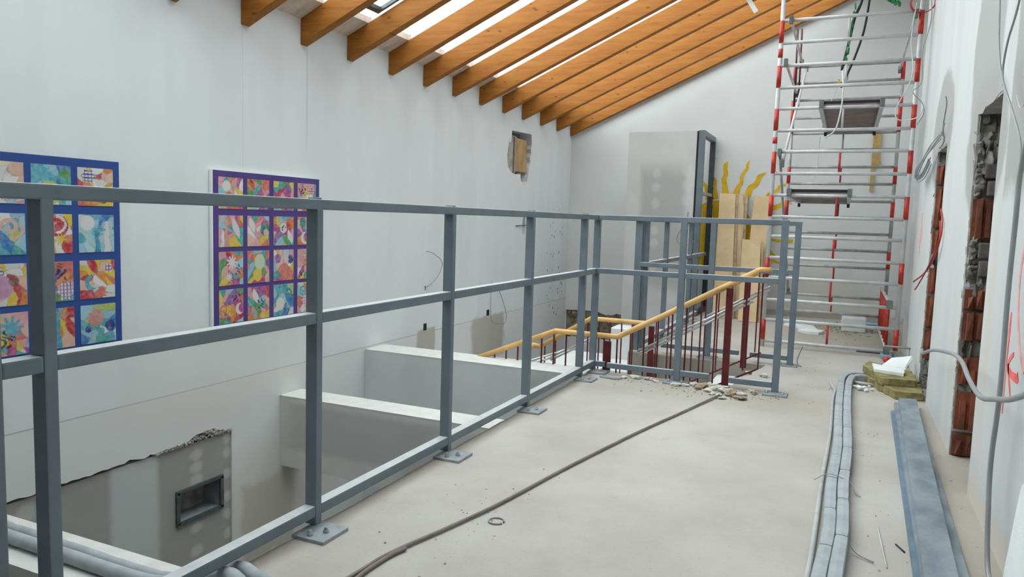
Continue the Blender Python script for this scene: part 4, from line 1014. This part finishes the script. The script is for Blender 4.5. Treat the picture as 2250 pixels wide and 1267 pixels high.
for i, (x, y, a) in enumerate([(1.83, 5.86, .02), (1.86, 5.80, .028), (1.89, 5.84, .025), (1.905, 5.77, .02), (1.85, 5.9, .018), (1.94, 5.83, .016), (1.93, 5.95, .015), (1.8, 5.93, .012)]):
    solo('foam_crumb', MB().rock((x, y, a*.55), (a, a*.8, a*.7), i, .35), 'foam_white', 'white foam crumb on the floor beside the mineral wool', 'crumb', 'foam crumbs by the mineral wool')
solo('short_pipe', MB().tube([(1.82, 6.02, .014), (1.97, 5.98, .014)], .012, 10), 'pipe_white', 'short cream pipe end between the foam pipes and the mineral wool', 'pipe')
# foam board leaning in the right corner
o = MB()
pt = [(2.52, .0), (2.52, .26), (2.50, .36), (2.46, .44), (2.38, .445), (2.30, .435), (2.25, .44), (2.19, .40)]
o.add([], [])
prof = [(2.58, 0), (2.575, .39), (2.565, .415), (2.54, .43), (2.50, .428), (2.46, .437), (2.42, .43), (2.38, .437), (2.34, .432), (2.30, .44), (2.262, .43), (2.255, .41), (2.25, 0)]
o.poly(prof, [], 'x', 0, .032)
for v in o.v: v.x = 2.205+v.x+ .035*(v.z/.44)-.016; 
solo('foam_board', o, 'foam_white', 'pale foam board with a broken edge leaning on the right wall at the bottom corner', 'foam board')
# far floor items
solo('foam_block', MB().bev(1.72, 1.97, 9.1, 9.42, 0, .155, .01), 'foam_white', 'white polystyrene block on the floor behind the scaffold', 'block')
solo('foam_sheet', slabp([(1.10, 9.15), (1.38, 8.9), (1.48, 8.95), (1.42, 9.25), (1.15, 9.45)], .001, .02, 11), 'foam_white', 'flat white foam sheet on the floor left of the white block', 'foam board', None)
solo('foam_sheet', slabp([(1.32, 8.62), (1.50, 8.58), (1.56, 8.78), (1.40, 8.88), (1.28, 8.80)], .001, .03, 12), 'foam_white', 'smaller white foam sheet in front of the flat one', 'foam board')
solo('metal_offcut', MB().bev(1.86, 2.06, 7.62, 7.68, .001, .012, .002), 'galv_frame', 'grey metal offcut lying under the front scaffold rung', 'offcut')
solo('foam_offcut', MB().bev(2.055, 2.14, 7.34, 7.42, .001, .03, .005), 'blue_foam', 'light blue foam offcut at the foot of the scaffold', 'offcut')
solo('foam_offcut', MB().bev(1.96, 2.10, 9.7, 9.95, .001, .03, .005), 'blue_foam', 'light blue foam strip on the floor behind the white block', 'offcut')
solo('red_cap', MB().rock((2.095, 7.16, .026), (.04, .03, .03), 3, .3, 2), 'red', 'crumpled red plastic piece by the right scaffold foot', 'cap')
solo('bent_wire', MB().tube(smooth([(1.43, 6.50, .006), (1.405, 6.56, .008), (1.395, 6.58, .05), (1.42, 6.60, .13), (1.43, 6.6, .16)], 5), .005, 6), 'cable_grey', 'bent grey wire standing up beside the far railing foot', 'wire')
solo('cold_water_pipe', MB().tube([(2.26, 7.0, .165), (2.06, 7.0, .168)], .008, 8).tube([(2.25, 7.0, .16), (2.25, 7.0, .0)], .004, 6), 'cable_grey', 'small grey pipe end sticking out low on the right wall', 'pipe')
solo('straw', MB().tube([(1.885, 3.13, .004), (1.90, 2.75, .004)], .0025, 6), 'cable_white', 'thin white rod lying between the foam pipes and the profiles', 'rod')
solo('nail', MB().tube([(2.0-.06, 2.98, .004), (1.965, 2.92, .004)], .003, 6), 'black', 'dark bent nail on the floor left of the profiles', 'nail')
mb = MB()
pts = [(.555+.03*math.cos(a), 2.47+.03*math.sin(a), .004) for a in [2*PI*i/20 for i in range(20)]]
solo('wire_ring', mb.tube(pts, .003, 6, caps=False), 'cable_grey', 'small ring of wire beside the brown cable', 'wire')
# rubble along the opening
rub = [(.85, 5.28, .05), (.93, 5.24, .045), (1.0, 5.20, .05), (.78, 5.30, .04), (1.05, 5.12, .05), (1.12, 5.16, .035), (.9, 5.15, .035), (.99, 5.06, .03), (1.14, 5.04, .04), (.72, 5.24, .03), (.35, 5.30, .04), (.27, 5.27, .03),
       (1.08, 5.95, .055), (1.13, 6.12, .05), (1.10, 6.28, .045), (1.19, 5.9, .04), (1.2, 5.25, .03), (.44, 5.31, .03), (1.07, 5.55, .03), (.5, 5.27, .025), (.82, 5.21, .035), (.88, 5.30, .05), (.97, 5.29, .045), (1.04, 5.22, .04), (1.09, 5.07, .03), (.94, 5.08, .025), (1.02, 4.99, .025), (.66, 5.22, .035), (1.06, 6.05, .04), (1.15, 6.02, .035), (1.07, 6.2, .045), (1.17, 5.32, .03)]
for i, (x, y, a) in enumerate(rub):
    inh = 5.46 < y < 6.42 and x < 1.16
    solo('rubble_piece', MB().rock((x, y, a*.28-(.045 if inh else 0)), (a, a*.7, a*.36), i+3, .5, 2), 'plaster_chip' if i % 4 else 'chip_brown', 'broken lump of pale plaster lying inside the right end of the stair opening' if inh else ('pale broken lump of plaster on the floor before the stair railing' if i % 4 else 'brown broken lump of masonry on the floor before the stair railing'), 'rubble', 'rubble inside the stair opening' if inh else ('pale rubble before the stair railing' if i % 4 else 'brown rubble before the stair railing'))
solo('flat_strip', MB().hexa([(.10, 5.20, .002), (.22, 5.17, .002), (.27, 5.22, .002), (.12, 5.25, .002), (.10, 5.20, .01), (.22, 5.17, .01), (.27, 5.22, .01), (.12, 5.25, .01)]), 'galv', 'flat grey metal strip on the floor by the railing corner', 'strip')
mb = MB(); r = random.Random(21)
for i in range(420):
    k = r.random()
    if k < .40: x = r.gauss(.95, .32); y = r.gauss(5.18, .12)
    elif k < .55: x = r.uniform(1.0, 2.2); y = r.uniform(8, 10)
    elif k < .72: x = r.gauss(.45, .12); y = r.gauss(2.45, .3)
    elif k < .84: x = r.uniform(1.2, 2.2); y = r.uniform(5.5, 7.4)
    else: x = r.choice([1.83, 1.9, 2.2])+r.gauss(0, .04); y = r.uniform(2, 6)
    if x < .04 or x > 2.24: continue
    if (5.40 < y < 6.45) and x < 1.15: continue
    a = r.uniform(.002, .009)*(1 if k < .4 or .4 < k < .55 else .6); mb.rock((x, y, a*.4), (a, a*.8, a*.5), i, .4, 1, r.choice([0, 0, 1, 2]))
o = tag(build('floor_grit', mb, ['plaster_chip', 'chip_brown', 'cable_grey'], None, (1, 5, 0)), 'scattered grit and plaster crumbs over the screed floor', 'grit'); o['kind'] = 'stuff'
mb = MB(); r = random.Random(5)
for i in range(260): mb.rock((r.gauss(1.8, .2), r.gauss(9.3, .25), .003), (r.uniform(.005, .013), r.uniform(.005, .013), .004), i, .4)
o = tag(build('sawdust', mb, 'chip_brown', None, (1.8, 9.3, 0)), 'brown sawdust around the white block behind the scaffold', 'sawdust'); o['kind'] = 'stuff'

# pipes on the near beam running up onto the slab
def ribpipe(label, pts, r_, ribs=True):
    p = smooth(pts, 14); rr = [r_*(1 if (i % 7) else .90) for i in range(len(p))] if ribs else r_
    return solo('insulated_pipe', MB().tube(p, rr, 14), 'foam_grey', label, 'pipe', 'insulated pipes on the near beam')
ribpipe('grey foam wrapped pipe on the near beam, back one', [(-1.97, 1.825, -.160), (-1.3, 1.818, -.160), (-.98, 1.812, -.160), (-.45, 1.80, -.155), (-.2, 1.78, -.08), (-.02, 1.74, .003), (.09, 1.70, .016), (.19, 1.66, .022), (.28, 1.56, .022), (.36, 1.42, .022)], .022)
ribpipe('grey foam wrapped pipe on the near beam, front one', [(-1.97, 1.762, -.156), (-1.24, 1.76, -.156), (-.91, 1.757, -.156), (-.45, 1.75, -.15), (-.2, 1.73, -.08), (-.02, 1.68, .005), (.08, 1.64, .020), (.17, 1.58, .026), (.25, 1.48, .026), (.30, 1.38, .026)], .026, False)

# ================================================================== CABLES AND CONDUITS ON THE RIGHT
solo('grey_conduit', MB().tube(smooth([(2.19, 1.9, 1.75), (2.2, 2.45, 1.66), (2.2, 2.75, 1.52), (2.2, 2.88, 1.36), (2.2, 2.89, 1.2), (2.2, 2.90, .95), (2.2, 2.88, .63), (2.2, 2.92, .4), (2.2, 2.90, .25), (2.2, 2.80, .04), (2.2, 2.55, .012)], 8), .0085, 10), 'conduit', 'thick grey conduit running down in front of the right wall', 'conduit')
solo('grey_conduit', MB().tube(smooth([(2.17, 5.12, .43), (2.15, 4.9, .44), (2.15, 4.36, .54), (2.15, 3.84, .61), (2.15, 3.55, .64), (2.15, 3.35, .64), (2.15, 3.16, .61), (2.15, 2.9, .60), (2.15, 2.63, .65), (2.15, 2.44, .69), (2.15, 2.2, .76)], 8), .0088, 10), 'conduit', 'grey conduit sagging across the brick doorways', 'conduit')
solo('grey_conduit', MB().tube(smooth([(2.2, 3.66, 2.30), (2.2, 3.6, 2.09), (2.2, 3.52, 1.89), (2.2, 3.38, 1.74), (2.2, 3.15, 1.60), (2.2, 2.95, 1.47), (2.2, 2.89, 1.38)], 8), .0042, 10), 'conduit', 'thin grey cable crossing above the near doorway to the conduit', 'cable')
solo('grey_conduit', MB().tube(smooth([(2.2, 3.05, 2.2), (2.2, 3.18, 1.97), (2.2, 3.33, 1.87), (2.2, 3.385, 1.78), (2.2, 3.35, 1.71)], 8), .004, 10), 'conduit', 'thin grey cable hanging from the top edge in front of the right wall', 'cable')
solo('wire_curl', MB().tube(smooth([(2.235, 3.28, 1.66), (2.235, 3.18, 1.60), (2.235, 3.05, 1.64), (2.235, 3.02, 1.70), (2.235, 3.10, 1.71)], 6), .002, 6), 'cable_white', 'pale curled wire on the right wall above the near doorway', 'wire')
mb = MB(); r = random.Random(2)
for i in range(7):
    ya = 6.35+r.uniform(-.12, .12); za = 1.66+r.uniform(-.03, .03)
    mb.tube(smooth([(2.235, 5.75, 1.80+r.uniform(-.03, .03)), (2.20, 6.1, 1.73+r.uniform(-.02, .02)), (2.18, ya+.35, za-.03), (2.19, ya+.5, za-.085), (2.21, ya+.2, za-.08), (2.22, ya-.15, za)], 6), .0038, 6)
mb.tube(smooth([(2.24, 5.75, 1.79), (2.23, 5.62, 1.86), (2.22, 5.42, 1.95), (2.20, 5.30, 1.98)], 5), .004, 6)
mb.tube(smooth([(2.24, 5.85, 1.72), (2.24, 5.60, 1.74), (2.22, 5.50, 1.80), (2.22, 5.44, 1.84)], 5), .004, 6)
solo('cable_bundle', mb, 'cable_grey', 'bundle of coiled grey cables tied above the far doorway', 'cables')
solo('loose_wire', MB().tube(smooth([(2.255, 5.60, 1.30), (2.245, 5.35, 1.17), (2.235, 5.5, 1.0), (2.225, 5.97, .86), (2.20, 6.5, .76)], 6), .0055, 6).tube(smooth([(2.255, 5.60, 1.22), (2.24, 5.4, 1.10), (2.22, 5.7, .92), (2.20, 6.1, .76), (2.19, 6.2, .72)], 6), .005, 6), 'cable_red', 'thin red wires sticking out of the far doorway', 'wire')
# wires and sockets on the left wall
def wallwire(label, pts): solo('loose_wire', MB().tube(smooth(pts, 8), .004, 6), 'cable_grey', label, 'wire')
wallwire('wire arching between two small holes on the left wall', [(-1.995, 6.187, .81), (-1.96, 6.26, .79), (-1.94, 6.40, .70), (-1.95, 6.36, .58), (-1.97, 6.24, .49), (-2.0, 6.19, .46)])
wallwire('wire loop hanging below the middle rail on the left wall', [(-1.995, 7.66, .42), (-1.96, 7.58, .28), (-1.95, 7.56, .12), (-1.95, 7.62, -.04), (-1.94, 7.9, -.09), (-1.95, 8.0, -.02), (-1.96, 7.95, .12), (-1.98, 7.86, .28), (-1.995, 7.80, .36)])
solo('wall_nail', MB().tube([(-1.995, 8.30, 1.065), (-1.97, 8.62, 1.075)], .005, 6), 'black', 'thin dark rod fixed flat on the left wall below the hole', 'rod')
solo('socket_box', MB().box(-2.03, -1.997, 6.168, 6.222, .038, .102), 'black', 'small black empty socket box on the left wall, nearer one', 'socket', 'empty socket boxes')
solo('socket_box', MB().box(-2.03, -1.997, 7.565, 7.625, .033, .098), 'black', 'small black empty socket box on the left wall beside the wire loop', 'socket', 'empty socket boxes')
